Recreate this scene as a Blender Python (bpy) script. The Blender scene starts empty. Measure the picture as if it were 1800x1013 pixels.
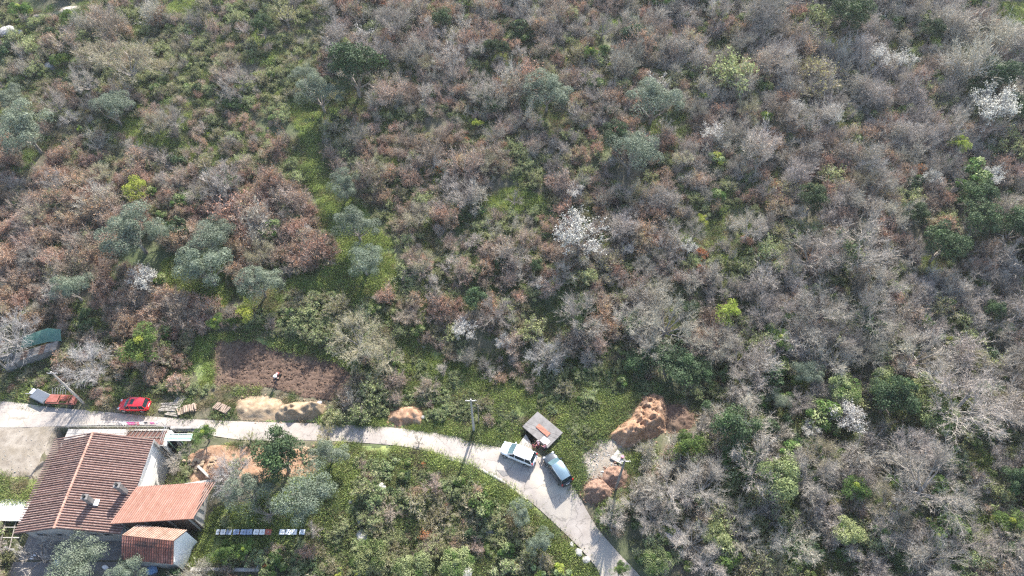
import bpy, math, random
import numpy as np
from mathutils import Vector, Matrix
R = math.radians
SC = bpy.context.scene
COL = SC.collection
rng = np.random.default_rng(7)
random.seed(7)

# ------------------------------------------------------------------ camera, sky, sun, exposure
CAM_H, CAM_T, FPX = 80.0, R(37.6), 1200.0
cd = bpy.data.cameras.new('camera'); cam = bpy.data.objects.new('camera', cd); COL.objects.link(cam)
cam.location = (0, 0, CAM_H); cam.rotation_euler = (CAM_T, 0, 0)
cd.sensor_width = 36; cd.lens = 36 * FPX / 1800; cd.clip_end = 5000
SC.camera = cam
SUN_EL, SUN_AZ = R(36.5), R(15)          # azimuth measured from +Y towards +X
w = bpy.data.worlds.new('World'); SC.world = w; w.use_nodes = True
nt = w.node_tree; nt.nodes.clear()
sky = nt.nodes.new('ShaderNodeTexSky'); sky.sky_type = 'NISHITA'; sky.sun_disc = False
sky.sun_elevation = SUN_EL; sky.sun_rotation = SUN_AZ; sky.air_density = 1.0; sky.dust_density = 1.6
bg = nt.nodes.new('ShaderNodeBackground'); bg.inputs[1].default_value = 0.15
wo = nt.nodes.new('ShaderNodeOutputWorld')
nt.links.new(sky.outputs[0], bg.inputs[0]); nt.links.new(bg.outputs[0], wo.inputs[0])
sd = bpy.data.lights.new('sun', 'SUN'); sd.energy = 5.0; sd.angle = R(0.53); sd.color = (1.0, 0.95, 0.87)
sun = bpy.data.objects.new('sun', sd); COL.objects.link(sun)
sdir = Vector((math.sin(SUN_AZ)*math.cos(SUN_EL), math.cos(SUN_AZ)*math.cos(SUN_EL), math.sin(SUN_EL)))
sun.rotation_euler = sdir.to_track_quat('Z', 'Y').to_euler(); sun.location = (0, 0, 120)
SC.view_settings.view_transform = 'Standard'; SC.view_settings.look = 'None'
SC.view_settings.exposure = 1.5; SC.view_settings.gamma = 1; SC.view_settings.use_curve_mapping = False
SC.render.engine = 'CYCLES'
SC.cycles.max_bounces = 5; SC.cycles.diffuse_bounces = 3; SC.cycles.glossy_bounces = 2
SC.cycles.transmission_bounces = 3; SC.cycles.transparent_max_bounces = 8
SC.cycles.use_denoising = False; SC.cycles.filter_width = 1.3
SC.cycles.caustics_reflective = False; SC.cycles.caustics_refractive = False

# ------------------------------------------------------------------ noise and terrain
def _hash(ix, iy, s):
    n = (ix.astype(np.int64)*374761393 + iy.astype(np.int64)*668265263 + s*1442695) & 0xffffffff
    n = ((n ^ (n >> 13)) * 1274126177) & 0xffffffff
    return ((n ^ (n >> 16)) & 0xffff) / 65535.0
def vnoise(x, y, s=0):
    x = np.asarray(x, float); y = np.asarray(y, float)
    ix = np.floor(x); iy = np.floor(y); fx = x-ix; fy = y-iy
    fx = fx*fx*(3-2*fx); fy = fy*fy*(3-2*fy)
    a = _hash(ix, iy, s); b = _hash(ix+1, iy, s); c = _hash(ix, iy+1, s); d = _hash(ix+1, iy+1, s)
    return (a*(1-fx)+b*fx)*(1-fy) + (c*(1-fx)+d*fx)*fy
def fbm(x, y, s=0, o=4):
    v = 0; a = 0.5; t = 0
    for k in range(o):
        v = v + a*vnoise(np.asarray(x)*2**k, np.asarray(y)*2**k, s+k*17); t += a; a *= 0.5
    return v/t
def sstep(a, b, x):
    t = np.clip((np.asarray(x, float)-a)/(b-a), 0, 1); return t*t*(3-2*t)
def u_(x, y): return (x-1.75)*.73+(y-38.0)*-.68      # along and across the sunken doorway of the hut
def v_(x, y): return (x-1.75)*.68+(y-38.0)*.73
def hgt(x, y):
    x = np.asarray(x, float); y = np.asarray(y, float)
    up = np.clip(y-43, 0, 150); h = 0.15*up*sstep(0, 14, up)
    dn = np.clip(33-y, 0, 40); h = h - 0.14*dn*sstep(0, 6, dn)
    lot = sstep(27.6, 26.4, y)*sstep(-58.4, -57.4, x)*(1-sstep(-37.5, -33.5, x))
    h = h*(1-lot) + (-1.7)*lot
    lot = sstep(39.0, 38.6, y)*sstep(-58.4, -57.4, x)*sstep(31.0, 31.5, y)*(1-sstep(-41.8, -41.3, x))
    h = h*(1-lot) + (-4.6)*lot
    pit = sstep(.25, 0, np.maximum(np.maximum(-1.0-u_(x, y), u_(x, y)-1.05), np.maximum(-.85-v_(x, y), v_(x, y)-.9)))
    h = h - 2.0*pit
    und = (fbm(x/9, y/9, 3)-0.5)*2.2*sstep(46, 58, y)
    und = und + (fbm(x/4, y/4, 9)-0.5)*1.3*sstep(33, 29, y)*sstep(-26, -20, x)*sstep(4, 0, x)
    return h + und
F_ = np.array([0, math.sin(CAM_T), -math.cos(CAM_T)]); U_ = np.array([0, math.cos(CAM_T), math.sin(CAM_T)])
def gp(px, py, dz=0.0):                    # point of the terrain (raised by dz) where the photograph shows (px, py)
    d = F_ + np.array([1., 0, 0])*(px-900)/FPX - U_*(py-506.5)/FPX
    z = dz
    for _ in range(40):
        t = (z-CAM_H)/d[2]; x = d[0]*t; y = d[1]*t
        z = 0.5*z + 0.5*(float(hgt(x, y))+dz)
    return x, y, z
def at(px, py, z):
    d = F_ + np.array([1., 0, 0])*(px-900)/FPX - U_*(py-506.5)/FPX
    t = (z-CAM_H)/d[2]; return d[0]*t, d[1]*t, z
def depth(x, y, z): return y*F_[1] + (z-CAM_H)*F_[2]
def gpoly(pts, dz=0.0): return np.array([gp(a, b, dz)[:2] for a, b in pts])
def inpoly(P, x, y):
    x = np.asarray(x, float); y = np.asarray(y, float); r = np.zeros(x.shape, bool)
    n = len(P); j = n-1
    for i in range(n):
        xi, yi = P[i]; xj, yj = P[j]
        c = ((yi > y) != (yj > y)) & (x < (xj-xi)*(y-yi)/((yj-yi) if yj != yi else 1e-9)+xi)
        r ^= c; j = i
    return r
def polydist(P, x, y, closed=True):
    x = np.asarray(x, float); y = np.asarray(y, float); D = np.full(x.shape, 1e9)
    n = len(P)
    for i in range(n if closed else n-1):
        a = P[i]; b = P[(i+1) % n]; ab = b-a; L = max(ab@ab, 1e-9)
        t = np.clip(((x-a[0])*ab[0]+(y-a[1])*ab[1])/L, 0, 1)
        D = np.minimum(D, np.hypot(x-a[0]-t*ab[0], y-a[1]-t*ab[1]))
    return D

# ------------------------------------------------------------------ materials
def _n(m, t, **k):
    n = m.node_tree.nodes.new(t)
    for a, b in k.items(): setattr(n, a, b)
    return n
def mat(name, cols, scale=1.0, rough=0.9, detail=6, metal=0, rnd=0.0, trans=0.0, bump=0.0, bscale=None, spec=0.3, big=None, stops=None, coat=0, hue=0.014):
    """noise ramp through cols; rnd: brightness spread per object; trans: light passing through (leaves); big: (colour, scale, lo, hi) patches"""
    m = bpy.data.materials.new(name); m.use_nodes = True; T = m.node_tree; T.nodes.clear(); L = T.links.new
    out = _n(m, 'ShaderNodeOutputMaterial'); geo = _n(m, 'ShaderNodeNewGeometry')
    nz = _n(m, 'ShaderNodeTexNoise'); nz.inputs['Scale'].default_value = scale; nz.inputs['Detail'].default_value = detail
    nz.inputs['Roughness'].default_value = 0.65
    L(geo.outputs['Position'], nz.inputs['Vector'])
    rp = _n(m, 'ShaderNodeValToRGB'); cr = rp.color_ramp
    st = stops or [0.32 + 0.36*i/max(1, len(cols)-1) for i in range(len(cols))]
    while len(cr.elements) < len(cols): cr.elements.new(0.5)
    for i, c in enumerate(cols): cr.elements[i].position = st[i]; cr.elements[i].color = (*c, 1)
    L(nz.outputs['Fac'], rp.inputs[0]); c = rp.outputs[0]
    if big:
        n2 = _n(m, 'ShaderNodeTexNoise'); n2.inputs['Scale'].default_value = big[1]; n2.inputs['Detail'].default_value = 5
        L(geo.outputs['Position'], n2.inputs['Vector'])
        mr = _n(m, 'ShaderNodeMapRange'); mr.inputs['From Min'].default_value = big[2]; mr.inputs['From Max'].default_value = big[3]
        L(n2.outputs['Fac'], mr.inputs['Value'])
        mx = _n(m, 'ShaderNodeMix', data_type='RGBA'); mx.inputs[7].default_value = (*big[0], 1)
        L(mr.outputs[0], mx.inputs[0]); L(c, mx.inputs[6]); c = mx.outputs[2]
    if rnd:
        oi = _n(m, 'ShaderNodeObjectInfo'); hs = _n(m, 'ShaderNodeHueSaturation')
        a = _n(m, 'ShaderNodeMapRange'); a.inputs['To Min'].default_value = 1-rnd; a.inputs['To Max'].default_value = 1+rnd
        L(oi.outputs['Random'], a.inputs['Value']); L(a.outputs[0], hs.inputs['Value'])
        mm = _n(m, 'ShaderNodeMath', operation='MULTIPLY'); mm.inputs[1].default_value = 7.13
        fr = _n(m, 'ShaderNodeMath', operation='FRACT'); b = _n(m, 'ShaderNodeMapRange')
        b.inputs['To Min'].default_value = 0.5-hue; b.inputs['To Max'].default_value = 0.5+hue
        L(oi.outputs['Random'], mm.inputs[0]); L(mm.outputs[0], fr.inputs[0]); L(fr.outputs[0], b.inputs['Value']); L(b.outputs[0], hs.inputs['Hue'])
        L(c, hs.inputs['Color']); c = hs.outputs[0]
    bs = _n(m, 'ShaderNodeBsdfPrincipled'); L(c, bs.inputs['Base Color'])
    bs.inputs['Roughness'].default_value = rough; bs.inputs['Metallic'].default_value = metal
    bs.inputs['Specular IOR Level'].default_value = spec; bs.inputs['Coat Weight'].default_value = coat
    sh = bs.outputs[0]
    if bump:
        nb = _n(m, 'ShaderNodeTexNoise'); nb.inputs['Scale'].default_value = bscale or scale*3; nb.inputs['Detail'].default_value = 5
        L(geo.outputs['Position'], nb.inputs['Vector'])
        bp = _n(m, 'ShaderNodeBump'); bp.inputs['Strength'].default_value = 1; bp.inputs['Distance'].default_value = bump
        L(nb.outputs['Fac'], bp.inputs['Height']); L(bp.outputs[0], bs.inputs['Normal'])
    if trans:
        tr = _n(m, 'ShaderNodeBsdfTranslucent'); L(c, tr.inputs[0]); ms = _n(m, 'ShaderNodeMixShader'); ms.inputs[0].default_value = trans
        L(sh, ms.inputs[1]); L(tr.outputs[0], ms.inputs[2]); sh = ms.outputs[0]
    L(sh, out.inputs[0]); return m
def flat(name, c, **k): return mat(name, [tuple(v*0.86 for v in c), c], **k)
M = {}
M['ground'] = mat('leaf_litter', [(.06, .06, .035), (.1, .09, .06), (.17, .14, .1)], .9, bump=.06, big=((.075, .095, .04), .10, .45, .66))
def crack(m):
    T = m.node_tree; L = T.links.new; bs = [n for n in T.nodes if n.type == 'BSDF_PRINCIPLED'][0]; src = bs.inputs['Base Color'].links[0].from_socket
    geo = _n(m, 'ShaderNodeNewGeometry'); nz = _n(m, 'ShaderNodeTexNoise'); nz.inputs['Scale'].default_value = .9; nz.inputs['Detail'].default_value = 6
    va_ = _n(m, 'ShaderNodeVectorMath', operation='MULTIPLY_ADD'); va_.inputs[1].default_value = (2.2, 2.2, 0); L(geo.outputs['Position'], nz.inputs['Vector']); L(nz.outputs['Color'], va_.inputs[0]); L(geo.outputs['Position'], va_.inputs[2])
    vo = _n(m, 'ShaderNodeTexVoronoi', feature='DISTANCE_TO_EDGE'); vo.inputs['Scale'].default_value = .33; L(va_.outputs[0], vo.inputs['Vector'])
    mr = _n(m, 'ShaderNodeMapRange'); mr.inputs['From Max'].default_value = .022; mr.inputs['To Min'].default_value = .62; L(vo.outputs['Distance'], mr.inputs['Value'])
    mx = _n(m, 'ShaderNodeMix', data_type='RGBA', blend_type='MULTIPLY'); mx.inputs[0].default_value = 1; L(src, mx.inputs[6]); L(mr.outputs[0], mx.inputs[7]); L(mx.outputs[2], bs.inputs['Base Color'])
M['grass'] = mat('meadow_grass', [(.1, .135, .045), (.16, .2, .07), (.24, .26, .12)], 1.3, bump=.08, bscale=7, big=((.22, .24, .09), .35, .52, .7))
M['grass_blade'] = mat('grass_blade', [(.21, .28, .07), (.37, .42, .15)], 2.2, trans=.35, rnd=.25, spec=.2)
M['herb'] = mat('herb_leaf', [(.08, .12, .035), (.15, .2, .07), (.23, .27, .12)], 1.1, trans=.35, rnd=.3, spec=.3)
M['asphalt'] = mat('worn_asphalt', [(.235, .205, .18), (.285, .252, .225), (.325, .292, .262)], .55, rough=.85, bump=.01, bscale=30, big=((.38, .34, .28), .18, .5, .66))
crack(M['asphalt'])
M['gravel'] = mat('pale_gravel', [(.15, .125, .1), (.225, .195, .16), (.29, .255, .215)], .8, bump=.03, bscale=12, big=((.17, .14, .1), .22, .47, .66))  # darker patches stand in for wheel tracks and painted tree shadow
M['soil'] = mat('ploughed_soil', [(.062, .038, .026), (.104, .066, .047), (.15, .1, .073)], 2.4, bump=.05, bscale=9, big=((.13, .09, .062), .16, .5, .68))
M['sand'] = mat('yellow_sand', [(.19, .135, .085), (.27, .2, .13), (.34, .265, .185)], 1.6, bump=.04, bscale=9)
M['redsoil'] = mat('orange_clay', [(.165, .09, .052), (.27, .162, .1), (.35, .235, .16)], 1.5, bump=.06, bscale=8)
M['chips'] = mat('russet_chips', [(.09, .05, .035), (.195, .12, .085), (.29, .2, .15)], 5, bump=.05, bscale=14)
M['rock'] = mat('limestone', [(.2, .195, .18), (.31, .3, .28), (.4, .385, .36)], 1.8, bump=.05)
M['concrete'] = mat('old_concrete', [(.12, .112, .107), (.165, .155, .149), (.21, .2, .193)], 1.2, bump=.01, bscale=20)
M['paleconc'] = mat('pale_concrete', [(.28, .26, .235), (.37, .35, .325)], 1.2, bump=.01, bscale=20)
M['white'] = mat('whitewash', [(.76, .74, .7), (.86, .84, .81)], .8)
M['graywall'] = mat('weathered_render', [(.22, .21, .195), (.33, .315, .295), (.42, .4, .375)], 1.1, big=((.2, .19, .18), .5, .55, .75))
M['tile'] = mat('red_clay_tile', [(.14, .086, .07), (.21, .137, .115), (.29, .205, .175)], 2.6, rough=.8, rnd=.17, hue=0.004)
M['tiledark'] = mat('old_clay_tile', [(.1, .04, .03), (.26, .1, .07), (.36, .17, .13)], 1.1, rough=.85, rnd=.17, big=((.07, .045, .04), .7, .5, .66), hue=0.004)
M['tileorange'] = mat('orange_clay_tile', [(.255, .135, .1), (.315, .18, .14), (.37, .235, .19)], 1.4, rough=.8, rnd=.17, hue=0.004)
M['tilepale'] = mat('pale_clay_tile', [(.26, .18, .125), (.36, .265, .2), (.43, .34, .27)], 1.4, rough=.85, rnd=.17, hue=0.004)  # paler tile for the back slope of the shed
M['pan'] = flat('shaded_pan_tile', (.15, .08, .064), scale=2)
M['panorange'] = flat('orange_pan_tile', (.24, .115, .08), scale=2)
M['darkcover'] = flat('slate_cover', (.1, .115, .14))
M['darkfront'] = mat('brown_front_shade', [(.1, .065, .05), (.18, .12, .09)], 1.5)  # shade of the annex front put into the brown; plain brown on ruin sheets
M['wood'] = mat('grey_wood', [(.15, .13, .11), (.26, .23, .2), (.37, .34, .3)], 3)
M['log'] = mat('cut_log', [(.22, .16, .12), (.36, .28, .22)], 4)
M['bark'] = mat('bark', [(.1, .085, .07), (.2, .175, .15), (.3, .27, .24)], 2, rnd=.15)
M['barkpale'] = mat('pale_bark', [(.17, .155, .135), (.29, .265, .24)], 2, rnd=.1)
M['twig'] = mat('mauve_twig', [(.23, .2, .17), (.345, .305, .265), (.455, .41, .36)], .5, rnd=.26, big=((.37, .34, .27), .07, .45, .65))
M['twigwarm'] = mat('brown_twig', [(.23, .18, .14), (.34, .275, .225), (.43, .36, .3)], .6, rnd=.28)
M['twigtan'] = mat('tan_twig', [(.24, .21, .14), (.36, .32, .23), (.46, .42, .32)], .6, rnd=.25)
M['twiggrey'] = mat('ash_twig', [(.28, .265, .25), (.43, .41, .385)], .6, rnd=.15)
M['russet'] = mat('russet_leaf', [(.26, .145, .09), (.39, .24, .16), (.47, .33, .235)], .8, trans=.3, rnd=.26, big=((.25, .25, .14), .3, .52, .66))
M['orange'] = mat('orange_leaf', [(.34, .13, .04), (.46, .22, .08)], 1, trans=.3, rnd=.2)
M['dry'] = mat('dry_grass_stem', [(.24, .2, .11), (.36, .31, .19)], 1, trans=.2, rnd=.2)
M['olive'] = mat('olive_leaf', [(.095, .125, .08), (.165, .2, .14), (.26, .29, .22)], 1.2, rough=.7, trans=.25, rnd=.1, spec=.3)
M['sage'] = mat('sage_leaf', [(.14, .175, .065), (.245, .28, .12), (.34, .37, .19)], .9, trans=.25, rnd=.25)
M['green'] = mat('green_leaf', [(.04, .085, .018), (.09, .15, .035), (.15, .22, .06)], 1, trans=.3, rnd=.25, spec=.4)
M['dark'] = mat('evergreen_leaf', [(.024, .044, .02), (.048, .08, .034), (.08, .12, .052)], 1.3, rough=.7, trans=.18, rnd=.2, spec=.25)
M['ivy'] = mat('ivy_leaf', [(.022, .05, .016), (.05, .095, .03), (.1, .15, .06)], 1.5, rough=.65, trans=.15, rnd=.2, spec=.25)
M['lime'] = mat('fresh_spring_leaf', [(.2, .27, .03), (.33, .38, .07), (.44, .46, .14)], 1.2, trans=.4, rnd=.12)
M['spring'] = mat('pale_bud_leaf', [(.2, .2, .07), (.32, .31, .13)], 1.2, trans=.35, rnd=.2)
M['blossom'] = mat('white_blossom', [(.5, .48, .42), (.72, .7, .64)], 2, trans=.3, rnd=.08)
M['pink'] = mat('pink_blossom', [(.4, .22, .22), (.55, .34, .34)], 2, trans=.3)
M['bramble'] = mat('bramble_leaf', [(.11, .15, .06), (.2, .25, .11), (.3, .34, .18)], 1, trans=.3, rnd=.3)
M['yellow'] = mat('gorse_flower', [(.42, .34, .03), (.6, .5, .06)], 2, trans=.3)
M['metal'] = flat('galvanised_steel', (.4, .4, .4), metal=.6, rough=.5)
M['black'] = flat('black_rubber', (.025, .025, .025), rough=.8)
M['glass'] = flat('tinted_glass', (.02, .03, .035), rough=.1, spec=.4)
M['windshield'] = flat('windshield_glass', (.13, .22, .25), rough=.05, spec=1, metal=.35)
M['carwhite'] = flat('white_car_paint', (.78, .78, .78), rough=.25, coat=.6, spec=.5)
M['cardark'] = flat('black_car_paint', (.035, .045, .055), rough=.2, coat=.8, metal=.2)
M['carroof'] = flat('roof_sky_reflection', (.14, .21, .26), rough=.25, metal=.5, coat=.6)  # pale sky reflection put into the colour of the black car's roof
M['carred'] = flat('red_car_paint', (.58, .02, .03), rough=.28, coat=.6)
M['lampred'] = flat('red_lens', (.35, .01, .01), rough=.2)
M['lampclear'] = flat('clear_lens', (.55, .57, .6), rough=.1, metal=.4)
M['blue'] = flat('blue_paint', (.04, .07, .22), rough=.6)
M['lid'] = mat('zinc_lid', [(.5, .53, .56), (.66, .69, .72)], 3, rough=.5, metal=.2)
M['lidwhite'] = flat('white_lid', (.75, .75, .73)); M['rust'] = flat('red_oxide', (.36, .11, .08))
M['lightblue'] = flat('weathered_blue_lid', (.28, .34, .45), rough=.6)
M['greenpaint'] = flat('mint_paint', (.35, .55, .42)); M['terracotta'] = mat('terracotta_panel', [(.28, .11, .075), (.36, .17, .12)], 3)
M['skin'] = flat('skin', (.5, .3, .22), rough=.6); M['denim'] = flat('dark_trousers', (.05, .05, .07)); M['khaki'] = flat('khaki_trousers', (.2, .15, .08))
M['maroon'] = flat('maroon_cloth', (.22, .03, .05)); M['rose'] = flat('rose_cloth', (.55, .22, .26)); M['palepink'] = flat('pale_pink_cloth', (.7, .5, .56))
M['hair'] = flat('dark_hair', (.03, .02, .015)); M['hairgrey'] = flat('grey_hair', (.5, .45, .45)); M['magenta'] = flat('magenta_cloth', (.55, .05, .25))
M['whitecloth'] = flat('white_cloth', (.8, .79, .78)); M['blackcloth'] = flat('black_cloth', (.03, .03, .035))
M['tarp'] = flat('blue_tarp', (.2, .32, .5)); M['net'] = mat('teal_netting', [(.1, .24, .2), (.2, .34, .29)], 1.5, trans=.35)
M['machine'] = mat('rusty_red_machine', [(.2, .06, .045), (.3, .12, .1)], 3)

# ------------------------------------------------------------------ mesh helpers
def link(name, me, parent=None, loc=None):
    o = bpy.data.objects.new(name, me); COL.objects.link(o)
    if parent: o.parent = parent
    if loc is not None: o.location = loc
    return o
def tag(o, label=None, cat=None, group=None, kind=None):
    if label: o['label'] = label
    if cat: o['category'] = cat
    if group: o['group'] = group
    if kind: o['kind'] = kind
    return o
def empty(name, loc, rz=0): o = link(name, None, None, loc); o.rotation_euler = (0, 0, rz); o.empty_display_size = .2; return o
def mesh_np(name, V, faces, mats, smooth=False):
    """faces: list of (index array (n,k), material index)"""
    me = bpy.data.meshes.new(name); V = np.asarray(V, np.float32)
    me.vertices.add(len(V)); me.vertices.foreach_set('co', V.ravel())
    li = np.concatenate([f.ravel() for f, _ in faces]).astype(np.int32)
    ln = np.concatenate([np.full(len(f), f.shape[1]) for f, _ in faces]).astype(np.int32)
    mi = np.concatenate([np.full(len(f), m) for f, m in faces]).astype(np.int32)
    me.loops.add(len(li)); me.loops.foreach_set('vertex_index', li)
    me.polygons.add(len(ln)); me.polygons.foreach_set('loop_start', np.concatenate([[0], np.cumsum(ln)[:-1]]).astype(np.int32))
    me.polygons.foreach_set('material_index', mi)
    if smooth: me.polygons.foreach_set('use_smooth', np.ones(len(ln), bool))
    for m in mats: me.materials.append(m)
    me.update(calc_edges=True); return me
class MB:
    def __init__(s): s.v = []; s.f = []
    def box(s, c, d, rz=0, tilt=None):
        M4 = Matrix.Rotation(rz, 4, 'Z')
        if tilt: M4 = M4 @ Matrix.Rotation(tilt[1], 4, tilt[0])
        b = len(s.v); c = Vector(c)
        for k in range(8):
            s.v.append(c + M4 @ Vector(((k & 1)-.5, ((k >> 1) & 1)-.5, ((k >> 2) & 1)-.5)) * 1.0 if False else c + M4 @ Vector((((k & 1)-.5)*d[0], (((k >> 1) & 1)-.5)*d[1], (((k >> 2) & 1)-.5)*d[2])))
        s.f += [tuple(b+i for i in q) for q in ((0, 2, 3, 1), (4, 5, 7, 6), (0, 1, 5, 4), (2, 6, 7, 3), (0, 4, 6, 2), (1, 3, 7, 5))]; return s
    def quad(s, *p): b = len(s.v); s.v += [Vector(q) for q in p]; s.f.append(tuple(range(b, b+len(p)))); return s
    def prism(s, pts, z0, z1):
        b = len(s.v); n = len(pts)
        a = sum(pts[i][0]*pts[(i+1) % n][1]-pts[(i+1) % n][0]*pts[i][1] for i in range(n))
        if a < 0: pts = pts[::-1]
        s.v += [Vector((p[0], p[1], z0)) for p in pts]+[Vector((p[0], p[1], z1)) for p in pts]
        s.f.append(tuple(b+i for i in range(n))[::-1]); s.f.append(tuple(b+n+i for i in range(n)))
        for i in range(n): j = (i+1) % n; s.f.append((b+i, b+j, b+n+j, b+n+i))
        return s
    def tube(s, pts, r, n=8, r1=None):
        pts = [Vector(p) for p in pts]; rr = [r + ((r1 if r1 is not None else r)-r)*i/(len(pts)-1) for i in range(len(pts))]
        b = len(s.v)
        for i, p in enumerate(pts):
            t = (pts[min(i+1, len(pts)-1)]-pts[max(i-1, 0)]).normalized()
            u = t.cross(Vector((0, 0, 1)) if abs(t.z) < .9 else Vector((1, 0, 0))).normalized(); q = t.cross(u)
            for k in range(n): a = 2*math.pi*k/n; s.v.append(p + (u*math.cos(a)+q*math.sin(a))*rr[i])
        for i in range(len(pts)-1):
            for k in range(n): s.f.append((b+i*n+k, b+i*n+(k+1) % n, b+(i+1)*n+(k+1) % n, b+(i+1)*n+k))
        s.f.append(tuple(b+k for k in range(n))[::-1]); s.f.append(tuple(b+(len(pts)-1)*n+k for k in range(n))); return s
    def build(s, name, m, parent=None, loc=None, smooth=False, bevel=0):
        me = bpy.data.meshes.new(name); me.from_pydata([tuple(v) for v in s.v], [], s.f)
        me.materials.append(m); me.update()
        if smooth:
            for p in me.polygons: p.use_smooth = True
        o = link(name, me, parent, loc)
        if bevel: b = o.modifiers.new('bevel', 'BEVEL'); b.width = bevel; b.segments = 2; b.limit_method = 'ANGLE'
        return o
def dup(o, parent=None):
    c = o.copy(); COL.objects.link(c); c.parent = parent
    for ch in list(o.children): dup(ch, c)
    return c
def sheet(name, P, cell, zf, m, dz=0.05, jitter=.35, smooth=True):
    """a draped grid over polygon P; zf(x, y, edge distance) is added to the terrain"""
    x0, y0 = P.min(0)-cell; x1, y1 = P.max(0)+cell
    xs = np.arange(x0, x1+cell, cell); ys = np.arange(y0, y1+cell, cell)
    X, Y = np.meshgrid(xs, ys); nx = len(xs)
    D = polydist(P, X, Y); I = inpoly(P, X, Y); S = np.where(I, D, -D)
    wob = (fbm(X/1.6, Y/1.6, 5)-.5)*jitter*2
    S = S + wob*sstep(3*cell, 0, abs(S)-jitter)
    Z = hgt(X, Y) + dz + zf(X, Y, np.maximum(S, 0)); Z = np.where(S < 0, hgt(X, Y)-.02 + 0*Z, Z)
    ii = np.arange(X.size).reshape(X.shape)
    a = ii[:-1, :-1]; b = ii[:-1, 1:]; c = ii[1:, 1:]; d = ii[1:, :-1]
    keep = np.maximum.reduce([S[:-1, :-1], S[:-1, 1:], S[1:, 1:], S[1:, :-1]]) > 0
    q = np.stack([a[keep], b[keep], c[keep], d[keep]], 1)
    used, inv = np.unique(q, return_inverse=True)
    V = np.stack([X.ravel(), Y.ravel(), Z.ravel()], 1)[used]
    return link(name, mesh_np(name, V, [(inv.reshape(q.shape), 0)], [m], smooth))

# ------------------------------------------------------------------ the setting: zones of the place (read off the photograph)
def spl(pts, n=8):
    P = np.array(pts, float); out = []
    for i in range(len(P)-1):
        p0 = P[max(i-1, 0)]; p1 = P[i]; p2 = P[i+1]; p3 = P[min(i+2, len(P)-1)]
        for t in np.arange(n)/n:
            out.append(.5*((2*p1)+(-p0+p2)*t+(2*p0-5*p1+4*p2-p3)*t*t+(-p0+3*p1-3*p2+p3)*t**3))
    out.append(P[-1]); return np.array(out)
north = [(-160, 708), (0, 706), (90, 716), (200, 726), (300, 735), (420, 741), (560, 745), (690, 752), (790, 766), (858, 783), (930, 798), (985, 822), (1015, 868), (1048, 925), (1085, 970), (1125, 1013), (1180, 1080)]
south = [(-160, 745), (0, 752), (90, 750), (200, 748), (300, 768), (420, 773), (560, 775), (690, 783), (760, 796), (830, 818), (890, 850), (945, 893), (990, 935), (1025, 970), (1052, 1005), (1062, 1040), (1085, 1100)]
NW = spl([gp(*p)[:2] for p in north]); SW = spl([gp(*p)[:2] for p in south])
ROADP = np.concatenate([NW, SW[::-1]])
Z = {k: gpoly(v) for k, v in dict(
    field=[(374, 597), (440, 596), (470, 609), (540, 619), (598, 636), (622, 650), (618, 672), (585, 704), (528, 698), (480, 683), (440, 680), (372, 676), (368, 630)],
    yard=[(-150, 738), (0, 745), (110, 745), (140, 752), (95, 815), (60, 842), (0, 835), (-150, 830)],
    lane=[(512, 185), (532, 182), (552, 225), (556, 262), (585, 330), (592, 372), (600, 395), (575, 400), (566, 372), (548, 320), (534, 270), (528, 235)],
    clearing=[(600, 345), (632, 350), (655, 385), (688, 430), (698, 480), (704, 505), (665, 516), (610, 522), (530, 515), (495, 500), (520, 488), (575, 478), (590, 430), (575, 395)],
    strip=[(690, 585), (730, 592), (790, 632), (860, 665), (925, 690), (960, 720), (930, 742), (880, 715), (830, 690), (760, 660), (715, 650)],
    knoll=[(858, 345), (900, 330), (945, 342), (950, 360), (910, 370), (862, 366)],
    garden=[(560, 782), (640, 785), (700, 790), (660, 812), (640, 850), (615, 905), (560, 930), (520, 955), (340, 1000), (330, 960), (380, 900), (480, 880), (560, 850)],
    verge=[(700, 788), (765, 800), (832, 824), (888, 856), (940, 900), (985, 942), (1018, 975), (1046, 1013), (1060, 1060), (1020, 1060), (1000, 1000), (950, 940), (900, 890), (840, 850), (760, 815)],
    vergeN=[(430, 738), (560, 742), (700, 749), (790, 762), (870, 782), (910, 785), (915, 765), (880, 755), (760, 735), (690, 735), (560, 733)],
    hutgrass=[(960, 790), (985, 765), (1000, 740), (960, 700), (1060, 680), (1130, 690), (1110, 720), (1060, 765), (1020, 800), (1030, 850), (1010, 850), (990, 815)],
    leftgrass=[(-100, 835), (0, 838), (60, 845), (70, 870), (40, 905), (-100, 900)],
    topleft=[(300, 0), (345, 0), (340, 28), (315, 38), (300, 30)], topright=[(1745, 8), (1850, 0), (1880, 60), (1800, 50), (1765, 30)],
    olivegrass=[(370, 440), (400, 460), (420, 500), (390, 540), (330, 520), (285, 490), (290, 455)],
    upgrass=[(225, 205), (260, 210), (300, 240), (380, 262), (330, 275), (250, 262), (225, 240)],
    shoulder=[(345, 590), (372, 596), (372, 678), (350, 680), (340, 640)],
    fieldtop=[(372, 586), (440, 588), (545, 605), (640, 635), (625, 655), (600, 636), (530, 617), (470, 606), (440, 594), (374, 596)],
    spoil=[(1015, 812), (1040, 785), (1062, 765), (1100, 770), (1112, 800), (1098, 822), (1060, 838), (1035, 850), (1015, 845)],
    redbed=[(330, 800), (370, 782), (430, 785), (520, 790), (560, 800), (548, 840), (480, 838), (440, 850), (380, 840), (335, 850)],
).items()}
SHADOWLOT = np.array([(-57, 39), (-42.6, 39), (-42.6, 31.5), (-35, 31.5), (-34, 22), (-57, 20)])
HUTP = np.array([at(*p, .85)[:2] for p in ((946.6, 724.9), (991, 762), (961.7, 787), (916, 747.6))])

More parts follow.
